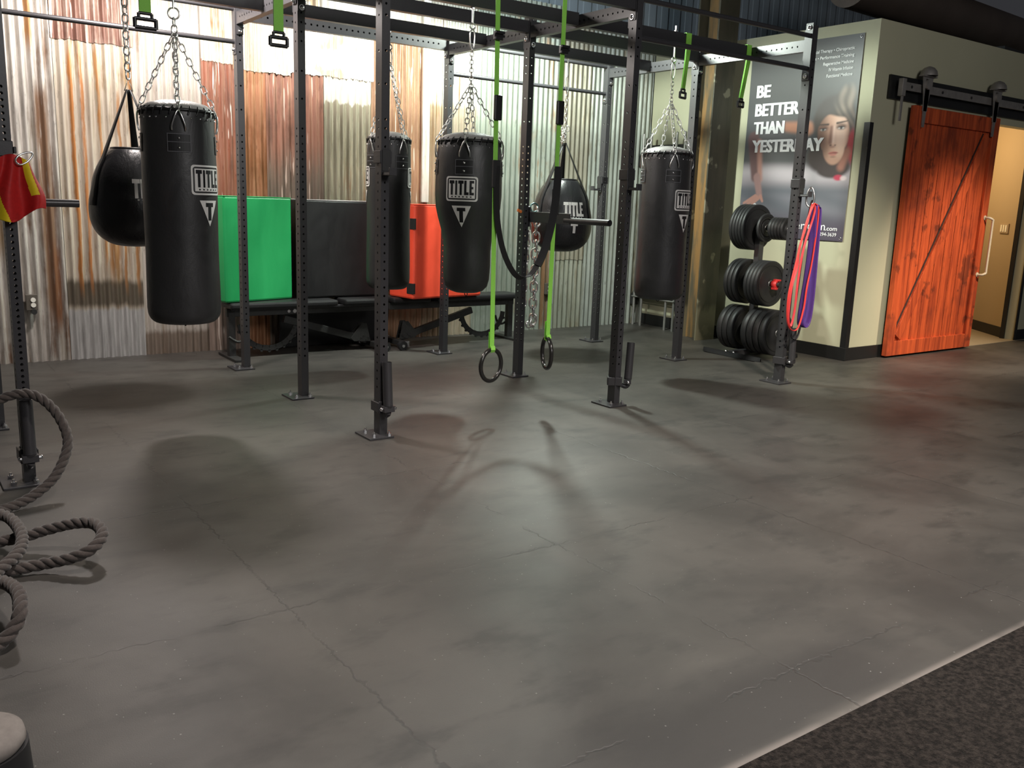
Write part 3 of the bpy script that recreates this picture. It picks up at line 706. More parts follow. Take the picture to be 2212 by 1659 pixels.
def teardrop(label,x,y,zbot,zmouth,zapex,R,logo_ang,strap_angs,chain_top,seed):
    root=thing('teardrop_bag',label,'punching bag',(x,y,0),0,'round teardrop bags hanging from the rig')
    f=facing((x,y,0)); H=zmouth-zbot
    raw=[(0,0),(.30,.004),(.55,.03),(.76,.09),(.90,.17),(.98,.27),(1.0,.37),(.985,.47),(.93,.58),(.885,.69),(.785,.81),(.655,.91),(.52,.98),(.44,1.0)]
    P=catmull([V(a*R,0,zbot+b*H) for a,b in raw],3); prof=[(max(p.x,0),p.z) for p in P]
    mb=MB(); mb.lathe(prof,n=56,cap=False); body=mb.build('bag_body',M_tear,root)
    rm=.44*R
    mb=MB(); mb.lathe([(rm,zmouth-.004),(rm*.6,zmouth-.01),(0,zmouth-.012)],n=32,cap=False); mb.torus((0,0,zmouth),rm,.010,n=36,m=8); mb.build('laced_rim',M_tear,root)
    eyelet_ring(root,rm*.86,zmouth+.006,20,True)
    def surf(ang,e):
        def s(u,v):
            r=bagprof_interp(prof,v)+e; a=f+math.radians(ang)+u/R
            return V(r*math.cos(a),r*math.sin(a),v)
        return s
    for ang in strap_angs:
        a=f+math.radians(ang); d=V(math.cos(a),math.sin(a),0); side=V(-d.y,d.x,0)
        zs=[zbot+H*q for q in(.42,.52,.62,.72,.80,.88)]
        pts=[d*(bagprof_interp(prof,z)+.004)+V(0,0,z) for z in zs]
        q=d*(bagprof_interp(prof,zs[-1])+.004)+V(0,0,zs[-1]); ap=V(0,0,zapex)+d*.012
        pts+=[q+(ap-q)*t for t in(.15,.4,.7,1)]
        mb=MB(); n=len(pts); vs=[]
        for k,p in enumerate(pts):
            ww=.050 if k<6 else .050-(k-6)*.008
            if k==0: ww=.075
            if k==1: ww=.07
            if k==2: ww=.058
            vs+= [p-side*ww/2,p+side*ww/2]
        mb.add(vs,[(2*k,2*k+1,2*k+3,2*k+2) for k in range(n-1)],0,True)
        mb.build('hanging_strap',M_pad,root,solid=.004)
    s=surf(logo_ang,.004); W=.215; Hh=.125; zc=zbot+H*.60
    mb=MB(); wrap_rects(mb,word_title(-W/2,W/2,zc-Hh/2,zc+Hh/2,.0),s,0,.01)
    wrap_rects(mb,[(-W/2+.03+.03*k,zc-Hh/2-.014,-W/2+.042+.03*k,zc-Hh/2-.006) for k in range(6)],s,0)
    mb.build('logo',M_white,root)
    mb=MB(); wrap_rects(mb,[(-.035,zc-Hh/2-.085,.035,zc-Hh/2-.065),(-.013,zc-Hh/2-.15,.013,zc-Hh/2-.085)],s,0)
    mb.build('letter_emblem',M_white,root)
    hw=MB(); ap=V(0,0,zapex)
    hw.tube([V(.0,0,zapex+.075),V(.026,0,zapex-.008),V(-.026,0,zapex-.008)],.0045,8,True)
    if seed==1:
        hw.chain((0,0,zapex+.07),(0,0,chain_top),.065,.040,.0058)
    else:
        for k in range(9):
            hw.link((random.uniform(-.03,.03),random.uniform(-.02,.02),zapex+.03+.012*k),(random.uniform(-.4,.4),.2,1),(1,random.uniform(-1,1),.2),.05,.028,.0045)
        hw.chain((0,0,zapex+.14),(0,0,chain_top-.14),.05,.03,.004)
        hw.tube(catmull([(.0,0,chain_top-.15),(.016,0,chain_top-.11),(.016,0,chain_top-.04),(0,0,chain_top-.01),(-.016,0,chain_top-.04),(-.016,0,chain_top-.11)],4,True),.005,8,True)
        hw.cyl((0,0,chain_top-.01),(0,0,MBZ+.06),.006,n=10)
    hw.build('chain',M_chrome,root)
    return root
T1=teardrop('round black teardrop bag at far left, half hidden behind the long heavy bag',-.965,1.83,1.045,1.70,2.09,.288,20,(-62,65,172),MBZ-.045,1)
T2=teardrop('round black teardrop bag hanging right of centre behind the dip bar arm',2.80,1.83,1.0,1.655,1.985,.285,25,(-50,70,185),2.58,2)

# ------------------------------------------------------------------ dip arms, j-hooks, landmine sleeves
def jhook(loc, rz, label, plate_h=.15):
    r=thing('j_hook',label,'j-hook',loc,rz,'steel j-hooks on the uprights')
    mb=MB(); mb.box((0,-.043,.0),(.062,.010,plate_h)); mb.box((.034,-.005,.03),(.008,.086,.07)); mb.box((-.034,-.005,.03),(.008,.086,.07)); mb.build('bracket',M_rig,r,bevel=.002)
    mb=MB(); mb.box((0,-.088,-plate_h/2+.006),(.048,.088,.012)); mb.box((0,-.134,-plate_h/2+.022),(.048,.012,.045)); mb.build('hook_arm',M_rig,r,bevel=.003)
    mb=MB(); mb.box((0,-.050,.01),(.05,.006,plate_h*.8)); mb.box((0,-.088,-plate_h/2+.015),(.046,.08,.008)); mb.build('plastic_liner',simple('hook_liner',(.03,.03,.03),.4),r,bevel=.001)
    return r
jhook((XS[2],0,1.625),0,'black j-hook at chest height on the front upright left of the rightmost heavy bag')
jhook((XS[1],0,1.64),0,'black j-hook on the nearest central upright, against the slim heavy bag')
jhook((XS[3],0,1.64),0,'black j-hook on the front right corner upright, above the hanging loop bands')
jhook((XS[3],YS[2],1.66),PI/2*3,'black j-hook on the rear right corner upright by the corrugated wall')
def sleeve(loc, rz, lean, label):
    r=thing('landmine_sleeve',label,'landmine attachment',loc,rz,'bar sleeves clamped near the feet of the front uprights')
    mb=MB(); mb.box((0,-.047,0),(.075,.014,.075)); mb.box((.036,0,0),(.014,.10,.06)); mb.box((-.036,0,0),(.014,.10,.06)); mb.box((0,.047,0),(.075,.014,.06)); mb.build('clamp',M_rig,r,bevel=.003)
    mb=MB(); mb.tube(catmull([(0,-.055,-.03),(0,-.085,-.04),(0,-.105,-.02)],4),.018,8); mb.box((0,-.095,.0),(.07,.05,.035)); mb.build('swivel_yoke',M_rig,r,bevel=.002)
    mb=MB(); mb.cyl((-.045,-.098,.0),(.047,-.098,.0),.0085,n=10); mb.dome((.047,-.098,0),.012,.010,(1,0,0)); mb.dome((-.045,-.098,0),.012,.010,(-1,0,0)); mb.build('pin',M_zinc,r)
    a=V(0,-.098,.02); b=a+V(lean[0],lean[1],.265)
    mb=MB(); mb.cyl(a,b,.029,n=20,cap=False); mb.cyl(b,a+V(0,0,.0),.0255,n=20,cap=False); mb.lathe([(.0255,0),(.029,0)],b,20,cap=False); mb.cyl(a-V(0,0,.004),a,.029,n=20); mb.build('sleeve_tube',M_rig,r)
    return r
sleeve((XS[0],0,.145),0,(0,.02),'black bar sleeve clamped low on the front left upright behind the battle rope')
sleeve((XS[1],0,.185),0,(0,.02),'black bar sleeve clamped upright near the foot of the nearest central post')
sleeve((XS[2],0,.175),.9,(.03,-.01),'black bar sleeve leaning off the foot of the front post right of the gym rings')
sleeve((XS[3],0,.19),.3,(.0,.01),'black bar sleeve with bright pin at the foot of the front right corner post')
r=thing('dip_bar','long black dip bar arm sticking forward from the middle upright across the teardrop bag','dip bar',(XS[2]+.0,YS[1],1.325))
mb=MB(); mb.box((.034,.0,0),(.012,.10,.16)); mb.box((.034,-.30,.0),(.012,.54,.085)); mb.build('bracket',M_rig,r,bevel=.003)
mb=MB(); mb.cyl((.045,-.50,-.012),(.045,-1.02,-.012),.0235,n=18); mb.build('handle',M_rig,r)
bolt(r,(.041,-.46,.018),(1,0,0)); bolt(r,(.041,-.02,.05),(1,0,0))
mb=MB(); mb.box((-.062,-.03,.045),(.045,.012,.022),Matrix.Rotation(.4,3,'Y')); o=mb.build('pin_tab',simple('orange_tab',(.85,.22,.04),.5),r,bevel=.002); o['label']='orange pin tab'
r=thing('dip_bar','short black bar sticking right from the front left upright beneath the coloured cloth','dip bar',(XS[0],0,1.36))
mb=MB(); mb.cyl((.026,0,0),(.30,0,0),.0185,n=16); mb.build('handle',M_rig,r)
mb=MB(); mb.box((.032,0,0),(.012,.09,.11)); mb.build('bracket',M_rig,r,bevel=.002)

# ------------------------------------------------------------------ gym rings, straps
def ribbon(mb, path, wdir, w, t=.003, mat=0):
    P=[V(p) for p in path]; n=len(P); vs=[]
    for i,p in enumerate(P):
        a=P[max(i-1,0)]; b=P[min(i+1,n-1)]; d=(b-a).normalized()
        wd=(wdir[i] if isinstance(wdir,list) else V(wdir)); wd=(wd-d*wd.dot(d)).normalized(); nn=d.cross(wd)
        for s,q in((-1,-1),(1,-1),(1,1),(-1,1)): vs.append(p+wd*(s*w/2)+nn*(q*t/2))
    fs=[]
    for i in range(n-1):
        for k in range(4): l=(k+1)%4; fs.append((i*4+k,i*4+l,i*4+4+l,i*4+4+k))
    fs+= [(3,2,1,0),(4*n-4,4*n-3,4*n-2,4*n-1)]
    return mb.add(vs,fs,mat)
def wrap_loop(x,y,zc,w=.045,bh=BH,bw=.052):
    e=.004; a=bw/2+e; b=bh/2+e
    return [(x,y-a,zc-b),(x,y-a,zc+b),(x,y+a,zc+b),(x,y+a,zc-b),(x,y-a,zc-b)]
def gym_ring(label, x, zring, ring_ang, cam_z, pad_z, sleeve_z, tilt, sx=0):
    r=thing('gym_ring',label,'gym ring',(x,0,0),0,'pair of black gym rings on bright green straps')
    yb=-.032
    mb=MB(); ribbon(mb,[(0,yb,XB+.05),(0,.032,XB+.05),(0,.032,XB-.05),(0,yb,XB-.052)],V(1,0,0),.045)
    ribbon(mb,[(0,yb,XB+.052),(sx*.4,yb-.004,(XB+zring)/2+.3),(sx,yb-.004,zring+.125),(sx,yb-.010,zring+.108)],V(1,0,0),.033)
    d=V(math.cos(ring_ang),math.sin(ring_ang),0)
    ribbon(mb,[(sx,yb-.012,zring+.13),(sx,yb-.022,zring+.105),(sx,yb-.012,zring+.088),(sx,yb+.012,zring+.095),(sx,yb+.012,zring+.22)],V(1,0,0),.033)
    mb.build('strap',M_green,r)
    mb=MB(); mb.box((sx*.15,yb-.012,cam_z),(.060,.026,.050)); mb.box((sx*.15,yb-.03,cam_z+.018),(.07,.012,.018)); mb.cyl((-.038+sx*.15,yb-.022,cam_z),(.038+sx*.15,yb-.022,cam_z),.008,n=8); mb.build('cam_buckle',M_plastic,r,bevel=.004)
    mb=MB(); mb.box((sx*.5,yb-.014,pad_z),(.055,.022,.15)); mb.build('strap_keeper',M_plastic,r,bevel=.006)
    mb=MB(); mb.box((sx*.6,yb-.010,sleeve_z),(.052,.018,.17)); mb.build('strap_sleeve',M_webbing,r,bevel=.004)
    mb=MB(); c=V(sx,yb,zring); ax=V(-d.y,d.x,0)
    mb.torus(c,.104,.0145,ax,40,12); mb.build('ring',simple('ring_black',(.018,.017,.016),.22,0,.5,30),r)
    return r
gym_ring('left of the two gym rings, hanging lowest with its face open towards the camera',.755,.383,.28,2.43,2.01,1.61,0,.035)
gym_ring('right of the two gym rings, turned nearly edge-on, hanging a little higher',1.275,.432,1.22,2.41,2.02,1.45,0,-.025)
r=thing('hanging_belt','black padded belt hanging in a deep U between the two ring straps','strap',(0,0,0))
mb=MB(); path=catmull([(.778,-.05,1.66),(.775,-.055,1.50),(.79,-.06,1.30),(.84,-.065,1.12),(.92,-.07,.99),(1.0,-.07,.955),(1.08,-.07,1.0),(1.16,-.065,1.13),(1.22,-.06,1.32),(1.25,-.055,1.50),(1.262,-.05,1.68)],6)
ribbon(mb,path,V(.7,-.6,.35),.036,.005); mb.build('belt',M_webbing,r)
mb=MB(); ribbon(mb,[p+V(.0,-.006,0) for p in path[38:60]],V(.7,-.6,.2),.050,.014); mb.build('padded_grip',M_pad,r)
def handle_strap(label, x, y, zb, zbeam, w, yaw, bw, bh, k=1.0, lean=0):
    r=thing('green_strap',label,'strap',(x,y,0),0,'green straps with empty black handles looped over the beams')
    a=bh/2+.005; t=.052/2+.005
    mb=MB(); ribbon(mb,[(0,-t,zbeam-a),(0,-t,zbeam+a),(0,t,zbeam+a),(0,t,zbeam-a),(0,-t,zbeam-a+.001)],V(1,0,0),w*1.15)
    d=V(math.cos(yaw),math.sin(yaw),0); n=10; wd=[]; P=[]
    for i in range(n+1):
        q=i/n; ang=yaw*min(1,q*2.2); wd.append(V(math.cos(ang),math.sin(ang),0)); P.append((lean*q,-t-.006,zbeam-a+(zb+.035-(zbeam-a))*q))
    ribbon(mb,P,wd,w,.004); ribbon(mb,[(p[0],p[1]+.008,p[2]) for p in P],wd,w,.003)
    mb.build('strap',M_green,r)
    mb=MB(); c=V(lean,-t-.004,zb)
    def bar(u0,v0,u1,v1,th=.010): mb.cyl(c+d*(u0*k)+V(0,0,v0*k),c+d*(u1*k)+V(0,0,v1*k),th*k,n=8)
    B=bw/2
    bar(-B*.62,.036,B*.62,.036,.008); bar(-B*.62,.036,-B*.62,.012,.008); bar(B*.62,.036,B*.62,.012,.008)
    bar(-B,.010,B,.010); bar(-B,-.030,B,-.030); bar(-B,.012,-B,-.032); bar(B,.012,B,-.032)
    mb.build('handle',M_plastic,r)
    return r
handle_strap('green strap with black handle, leftmost of four, above the long left heavy bag',-1.296,0,2.235,XB,.054,.0,.098,BH)
handle_strap('green strap with black handle hanging just left of the perforated beam',-.628,0,2.235,XB,.052,.0,.092,BH)
handle_strap('green strap with black handle looped over the beam above the rightmost heavy bag',3.03,.61,2.345,MBZ,.052,.25,.088,BH,1,-.03)
handle_strap('green strap with black handle nearest the poster, twisted almost edge-on',3.76,.61,2.335,MBZ,.050,.10,.080,BH,1,-.06)

# ------------------------------------------------------------------ chain, carabiners, bands at the uprights
def carabiner(name,label,loc,L,W,r_,ang,mat=M_chrome,cat='carabiner',tilt=0):
    mb=MB(); pts=[]
    for i in range(20):
        t=2*PI*i/20; x=W/2*math.cos(t)*(1.0-.25*math.sin(t)); z=L/2*math.sin(t); pts.append(V(x*math.cos(tilt)-z*math.sin(tilt),0,x*math.sin(tilt)+z*math.cos(tilt)))
    R=Matrix.Rotation(ang,3,'Z'); pts=[R@p for p in pts]
    mb.tube(pts,r_,8,True); o=mb.build(name,mat,None,loc); return tag(o,label,cat)
r=thing('steel_chain','thick bright steel chain hanging in a doubled loop beside the middle upright','chain',(2.035,1.19,0))
mb=MB(); z=1.36; k=0
while z>.46:
    mb.link((.004*math.sin(k*2.1),0,z),(.05*math.sin(k),0,1),(.9,-.45,0) if k%2 else (.45,.9,0),.094,.056,.0092); z-=.068; k+=1
mb.build('chain_strand',M_chrome,r)
mb=MB(); z=1.36; k=0
while z>.5:
    mb.link((-.070+.03*(z-1),.03,z),(0,0,1),(1,0,0) if k%2==0 else (.3,1,0),.085,.048,.0085); z-=.062; k+=1
mb.link((-.02,.02,.43),(1,.3,.1),(0,0,1),.085,.048,.0085); mb.link((.0,.0,.45),(.5,.1,1),(1,0,0),.085,.048,.0085)
mb.build('chain_strand',M_chrome,r)
mb=MB(); mb.tube([V(-.03+.04*math.cos(t),0,1.40+.035*math.sin(t)) for t in [2*PI*i/16 for i in range(16)]],.007,8,True); mb.build('carabiner',simple('teal_anodised',(.25,.42,.42),.3,1),r)
carabiner('carabiner','big silver carabiner hanging over the j-hook of the front right corner upright',(XS[3]+.035,-.115,1.565),.155,.062,.0075,PI/2*1.0+.5)
carabiner('carabiner','small steel carabiner holding the red and yellow cloth',(-1.868,-.10,1.560),.085,.04,.0045,.2,tilt=-1.0)
def band(name,label,col,pts,w,t,rough=.45):
    mb=MB(); P=catmull([V(p) for p in pts],8,True); mb.tube(P,0,8,True,flat=(w/2,t/2),upv=(0,1,0))
    o=mb.build(name,simple(name+'_rubber',col,rough,0,.4,60,.12,.05),None,(XS[3]+.05,-.15,1.49)); return tag(o,label,'resistance band','loop bands hanging at the corner upright')
RED=(.70,.045,.04)
band('resistance_band','outermost red loop band, its loop opening widest to the left',RED,[(-.02,0,.0),(.015,.0,.02),(.05,-.01,-.05),(.035,-.01,-.40),(-.005,-.012,-.66),(-.02,-.012,-.84),(-.07,-.01,-1.0),(-.155,-.008,-1.01),(-.21,-.005,-.92),(-.225,-.005,-.72),(-.17,-.004,-.46),(-.09,0,-.16)],.020,.008)
band('resistance_band','inner red loop band bunched behind the outermost red one',(.62,.05,.06),[(-.01,.015,.01),(.01,.015,.02),(.02,.01,-.06),(-.07,.01,-.34),(-.10,.012,-.60),(-.11,.01,-.86),(-.14,.012,-.985),(-.18,.012,-.90),(-.175,.012,-.66),(-.13,.012,-.5),(-.12,.014,-.34),(-.05,.014,-.12)],.024,.008)
band('resistance_band','wide purple loop band hanging furthest right',(.085,.035,.20),[(.03,.02,.01),(.055,.02,.0),(.085,.02,-.06),(.10,.02,-.45),(.105,.02,-.78),(.085,.02,-.96),(.03,.02,-1.0),(.0,.022,-.92),(.03,.022,-.60),(.045,.022,-.30),(.03,.02,-.08)],.075,.007)
band('resistance_band','thin black loop band hanging lowest among the bands',(.018,.016,.018),[(.0,.035,.01),(.03,.035,.01),(.055,.032,-.3),(.04,.03,-.8),(.0,.03,-1.06),(-.06,.03,-1.10),(-.10,.03,-1.03),(-.07,.03,-.7),(-.04,.035,-.3)],.022,.007)
# red-yellow-green cloth on the left upright
def cloth_obj():
    mb=MB(); nu,nv=110,80
    def fn(u,v):
        top=V(-1.985+.135*u,-.075,1.545+.03*math.sin(u*PI)); 
        bot=V(-2.10+.315*u,-.10,1.255+.07*u+.02*math.sin(u*9)); 
        p=top.lerp(bot,v); p.y+= -.028*math.sin(u*15+v*1.5)*(.25+.75*v)-.02*math.sin(v*PI); p.x+=.012*math.sin(v*6+u*4)*v
        return p
    mb.grid(nu,nv,fn)
    k=0
    for j in range(nv-1):
        for i in range(nu-1):
            u=i/(nu-1); v=j/(nv-1); m=0
            if .80-.02*v<u<.97-.10*v and v<.72 : m=1
            if .30+.0*v<u<.30+.28*(v-.45): m=1
            if u<.28+.03*v and v>.5: m=2
            if u<.12: m=2
            mb.m[k]=m; k+=1
    o=mb.build('hanging_cloth',[simple('red_cloth',(.50,.018,.018),.6,0,.3,60,.25,.2),simple('yellow_cloth',(.85,.62,.02),.6,0,.3,60,.1,.2),simple('green_cloth',(.05,.16,.04),.6,0,.3,60,.2,.2)],None,solid=.004)
    return tag(o,'red, yellow and green cloth bunched over the front left upright','cloth')
cloth_obj()
mb=MB(); mb.box((XS[0],0,1.60),(.062,.088,.07)); mb.box((XS[0]+.036,-.03,1.595),(.012,.05,.03)); tag(mb.build('clamp_collar',M_rig,bevel=.003),'black clamp collar around the front left upright just above the cloth','clamp')

# ------------------------------------------------------------------ adjustable benches and soft boxes
def bench(label,x0,x1,mir):
    L=x1-x0; r=thing('adjustable_bench',label,'weight bench',((x0+x1)/2,2.93,0),0 if not mir else PI,'folded adjustable benches along the corrugated wall')
    h=L/2; c=1
    mb=MB(); mb.box((-.24,0,.47),(L-.52,.27,.055)); mb.build('backrest_pad',M_pad,r,bevel=.018)
    mb=MB(); mb.box((h-.22,0,.47),(.42,.26,.055)); mb.build('seat_pad',M_pad,r,bevel=.018)
    mb=MB(); mb.box((0,0,.405),(L-.04,.05,.07)); mb.box((0,-.045,.435),(L-.10,.03,.02),mat=1); mb.build('seat_rail',[M_iron,M_rig],r,bevel=.004)
    mb=MB(); mb.box((-h+.06,0,.205),(.06,.06,.41)); mb.build('rear_leg',M_iron,r,bevel=.004)
    mb=MB(); mb.box((-h+.06,0,.012),(.09,.46,.024)); mb.build('rear_foot',M_iron,r,bevel=.004)
    mb=MB(); a=V(-.22,0,.33); b=V(h-.16,0,.09); d=(b-a); R=d.to_track_quat('X','Z').to_matrix()
    mb.box((a+b)/2,(d.length,.05,.065),R); mb.build('diagonal_strut',M_iron,r,bevel=.004)
    mb=MB(); P=[]
    for k in range(13):
        t=PI*(1.02+.96*k/12); P.append(V(-.36+.26*math.cos(t),0,.31+.24*math.sin(t)))
    for i,p in enumerate(P[:-1]):
        q=P[i+1]; dd=q-p; mb.box((p+q)/2,(dd.length*1.08,.016,.05),dd.to_track_quat('X','Z').to_matrix())
    for i,p in enumerate(P[1:-1:1]):
        o=V(-.36,0,.31); dd=(p-o).normalized(); mb.cyl(p+dd*.026+V(0,-.008,0),p+dd*.026+V(0,.008,0),.013,n=10)
    mb.build('notched_arc',M_iron,r,bevel=.002)
    mb=MB()
    for s in(-1,1):
        y=s*.035; q=[(h-.33,.12),(h-.22,.25),(h-.17,.25),(h-.13,.08),(h-.30,.09)]
        mb.add([V(a_,y-.005,b_) for a_,b_ in q]+[V(a_,y+.005,b_) for a_,b_ in q],[(0,1,2,3,4),(9,8,7,6,5)]+[(i,(i+1)%5,5+(i+1)%5,5+i) for i in range(5)])
    for k in range(5): mb.cyl((h-.25+.025*k,-.045,.10+.02*(k%3)),(h-.25+.025*k,.045,.10+.02*(k%3)),.007,n=8)
    mb.build('hinge_plate',M_iron,r,bevel=.002)
    mb=MB(); mb.box((h-.10,0,.055),(.06,.42,.05)); mb.build('front_foot',M_iron,r,bevel=.006)
    for s in(-1,1):
        mb=MB(); mb.cyl((h-.06,s*.20,.045),(h-.06,s*.245,.045),.045,n=20); w_=mb.build('wheel',M_rubber,r,bevel=.004)
        mb=MB(); mb.cyl((h-.06,s*.198,.045),(h-.06,s*.250,.045),.015,n=12); mb.build('hub',M_zinc,w_)
        mb=MB(); mb.box((h-.10,s*.205,.055),(.075,.03,.06)); mb.build('foot_cap',M_zinc,r,bevel=.004)
    for k in(0,1):
        mb=MB(); mb.cyl((-.18+.055*k,-.026,.40),(-.18+.055*k,-.034,.40),.014+.004*k,n=16); mb.build('adjusting_bolt',M_zinc,r)
    mb=MB(); mb.tube(catmull([(-h+.02,-.06,.20),(-h+.09,-.07,.155),(-h+.16,-.06,.175),(-h+.20,-.05,.25)],5),.012,8); mb.build('adjusting_lever',M_iron,r)
    return r
bench('left of two folded black adjustable benches, under the green and black boxes',-.02,1.50,False)
bench('right of two folded black adjustable benches, under the red box',1.56,3.08,True)
def softbox(label,corner,ang,W,D,H,mat,tabs=0,piping=False,side='l'):
    # corner = front-left-bottom
    r=thing('soft_box',label,'plyo box',corner,ang,'padded vinyl boxes resting on the benches')
    mb=MB(); mb.box((W/2,D/2,H/2),(W,D,H)); o=mb.build('padded_block',mat,r,bevel=.018)
    mb=MB()
    for x,y in((0,0),(W,0),(W,D),(0,D)): pass
    P=[(0,0,H),(W,0,H),(W,D,H),(0,D,H)]
    mb.tube([V(p)+V(.004 if p[0]==0 else -.004,.004 if p[1]==0 else -.004,-.003) for p in P],.0045,6,True); mb.build('piping',mat if not piping else simple('piping_highlight',(.55,.55,.55),.4),r)  # pale colour paints a silver highlight along the black box's top edge
    if tabs:
        for z in(.10,H-.18):
            mb=MB(); mb.box((-.001,.04,z),(.006,.10,.10)); mb.box((.012,-.001,z),(.03,.006,.10)); mb.build('hook_and_loop_tab',M_webbing,r,bevel=.001)
    return r
softbox('green padded vinyl box on the left bench, leaning beside the long heavy bag',(-.03,2.82,.5),math.radians(16),.70,.24,.905,M_boxg)
softbox('black padded vinyl box between the green box and the red box',(.70,2.985,.5),0,.90,.26,.895,M_boxb,piping=True)
softbox('red padded vinyl box with black fabric tabs behind the tapered heavy bag',(1.665,2.60,.5),math.radians(8),.86,.38,.885,M_boxr,tabs=1)

mb=MB(); mb.box((0,0,.19),(1.15,.05,.38),Matrix.Rotation(.12,3,'X')); tag(mb.build('dark_slab',M_rubber,None,(1.18,3.285,0),bevel=.012),'black slab added against the wall to fill the gap beneath the benches','mat')  # dark slab added to fill the dark area beneath the benches
# ------------------------------------------------------------------ wall outlets, switches
def outlet(label,x,z):
    r=thing('power_outlet',label,'outlet',(x,WY-.012,z),0,'double sockets on the corrugated wall')
    mb=MB(); mb.box((0,-.012,0),(.085,.03,.13)); mb.build('cover_plate',simple('bronze_cover',(.10,.085,.07),.5),r,bevel=.004)
    for q in(-.021,.021):
        mb=MB(); mb.cyl((.01,-.027,q),(.01,-.033,q),.019,n=16); mb.build('socket',simple('ivory_socket',(.85,.82,.74),.4),r)
    mb=MB(); mb.cyl((.01,-.02,-.075),(.01,-.05,-.075),.022,n=12); mb.build('cover_hinge',M_iron,r)
outlet('double wall socket on the grey corrugated sheet at far left',-1.445,.50)
outlet('double wall socket beside the brown stain, behind the green ring strap',3.86,.47)
r=thing('light_switch','row of three ivory rocker switches on the tan hallway wall','light switch',(9.045,.815,1.33),math.atan2(B.y-A.y,B.x-A.x))
mb=MB(); mb.box((0,.026,0),(.22,.020,.12)); mb.build('cover_plate',simple('tan_plate',(.42,.32,.20),.5),r,bevel=.002)
for k in(-1,0,1):
    mb=MB(); mb.box((k*.06,.038,0),(.036,.010,.085)); mb.build('rocker',simple('ivory_rocker',(.95,.88,.72),.4),r,bevel=.002)

# ------------------------------------------------------------------ sliding barn door
def doormat():
    t=NT('red_stained_wood'); x=t.xyz()
    g=t.noise(1,5,.6,sc=(22,22,1.3),loc=(2,0,1),dist=.5); k=t.noise(2.2,4,.6,sc=(1,1,.8),loc=(7,1,3)); f=t.noise(1,4,.6,sc=(90,90,3))
    c=t.mix(t.smooth(g,.30,.66),(.30,.045,.016),(.62,.105,.03))
    c=t.mix(t.math('MULTIPLY',t.smooth(k,.50,.70),.62),c,(.12,.026,.016))
    c=t.mix(t.math('MULTIPLY',t.smooth(t.noise(3.5,4,.6,loc=(1,5,9)),.60,.68),.6),c,(.05,.018,.012))
    return t.set(c,.55,0,.3,bump=f,bstr=.2,bdist=.003)
M_door=doormat(); M_gap=simple('door_gap',(.035,.012,.008),.8)
M_strap=simple('galvanised_track',(.34,.32,.30),.5,.6,.5,12,.3,.2)
DX0,DX1,DZ0,DZ1=5.93,7.56,.02,2.50
door=thing('door_1','red stained wooden sliding barn door with a diagonal brace, hung on a track','door',((DX0+DX1)/2,DY-.08,0)); door['kind']='structure'
W=DX1-DX0
mb=MB(); n=9; iw=W-.24
for k in range(n):
    ww=iw/n; mb.box((-iw/2+ww*(k+.5),.016,(DZ0+DZ1)/2),(ww-.011,.022,DZ1-DZ0-.05))
mb.box((0,.030,(DZ0+DZ1)/2),(W-.02,.012,DZ1-DZ0-.02),mat=1); mb.build('plank_panel',[M_door,M_gap],door,bevel=.003)
for s in(-1,1):
    mb=MB(); mb.box((s*(W/2-.06),.004,(DZ0+DZ1)/2),(.12,.056,DZ1-DZ0)); mb.build('stile',M_door,door,bevel=.004)
for z in(DZ0+.075,DZ1-.08):
    mb=MB(); mb.box((0,-.006,z),(W-.24,.034,.15)); mb.build('rail',M_door,door,bevel=.004)
a=V(-iw/2+.04,-.012,DZ0+.19); b=V(iw/2-.09,-.012,DZ1-.20); d=b-a
mb=MB(); mb.box((a+b)/2,(d.length,.034,.12),d.to_track_quat('X','Z').to_matrix()); mb.box((a+b)/2+V(0,.012,0),(d.length*.99,.012,.15),d.to_track_quat('X','Z').to_matrix(),mat=1); mb.build('diagonal_brace',[M_door,M_gap],door,bevel=.004)
mb=MB(); hx=W/2-.05
mb.tube(catmull([(hx,-.02,.83),(hx,-.07,.83),(hx+.03,-.10,.85),(hx+.035,-.10,.90),(hx+.035,-.10,1.38),(hx+.03,-.10,1.43),(hx,-.07,1.45),(hx,-.02,1.45)],4),.013,10); mb.cyl((hx,-.022,.83),(hx,-.03,.83),.026,n=12); mb.cyl((hx,-.022,1.45),(hx,-.03,1.45),.026,n=12)
mb.build('handle',simple('cream_enamel',(.62,.54,.40),.4),door)
for s,xx in((-1,-W/2+.13),(1,W/2-.16)):
    mb=MB()
    mb.box((xx,-.035,2.60),(.075,.010,.30)); mb.add([V(xx-.09,-.04,2.78),V(xx+.09,-.04,2.78),V(xx+.03,-.04,2.50),V(xx+.018,-.04,2.30),V(xx-.018,-.04,2.30),V(xx-.03,-.04,2.50),V(xx-.09,-.03,2.78),V(xx+.09,-.03,2.78),V(xx+.03,-.03,2.50),V(xx+.018,-.03,2.30),V(xx-.018,-.03,2.30),V(xx-.03,-.03,2.50)],[(0,5,4,3,2,1),(6,7,8,9,10,11),(0,1,7,6),(1,2,8,7),(2,3,9,8),(3,4,10,9),(4,5,11,10),(5,0,6,11)])
    mb.dome((xx,-.035,2.78),.085,.09,(0,0,1),16); mb.box((xx,-.035,2.775),(.24,.05,.012))
    mb.cyl((xx,-.06,2.70),(xx,-.02,2.70),.05,n=18); mb.build('roller_hanger',M_strap,door)
tr=thing('barn_door_track','weathered galvanised flat track above the red barn door','door track',(7.1,DY-.075,2.66))
mb=MB(); mb.box((.15,0,0),(3.15,.012,.075)); mb.build('rail',M_strap,tr,bevel=.002)
for k in range(6):
    mb=MB(); mb.cyl((-1.25+.55*k,-.012,0),(-1.25+.55*k,.042,0),.014,n=10); mb.build('standoff_bolt',M_iron,tr)
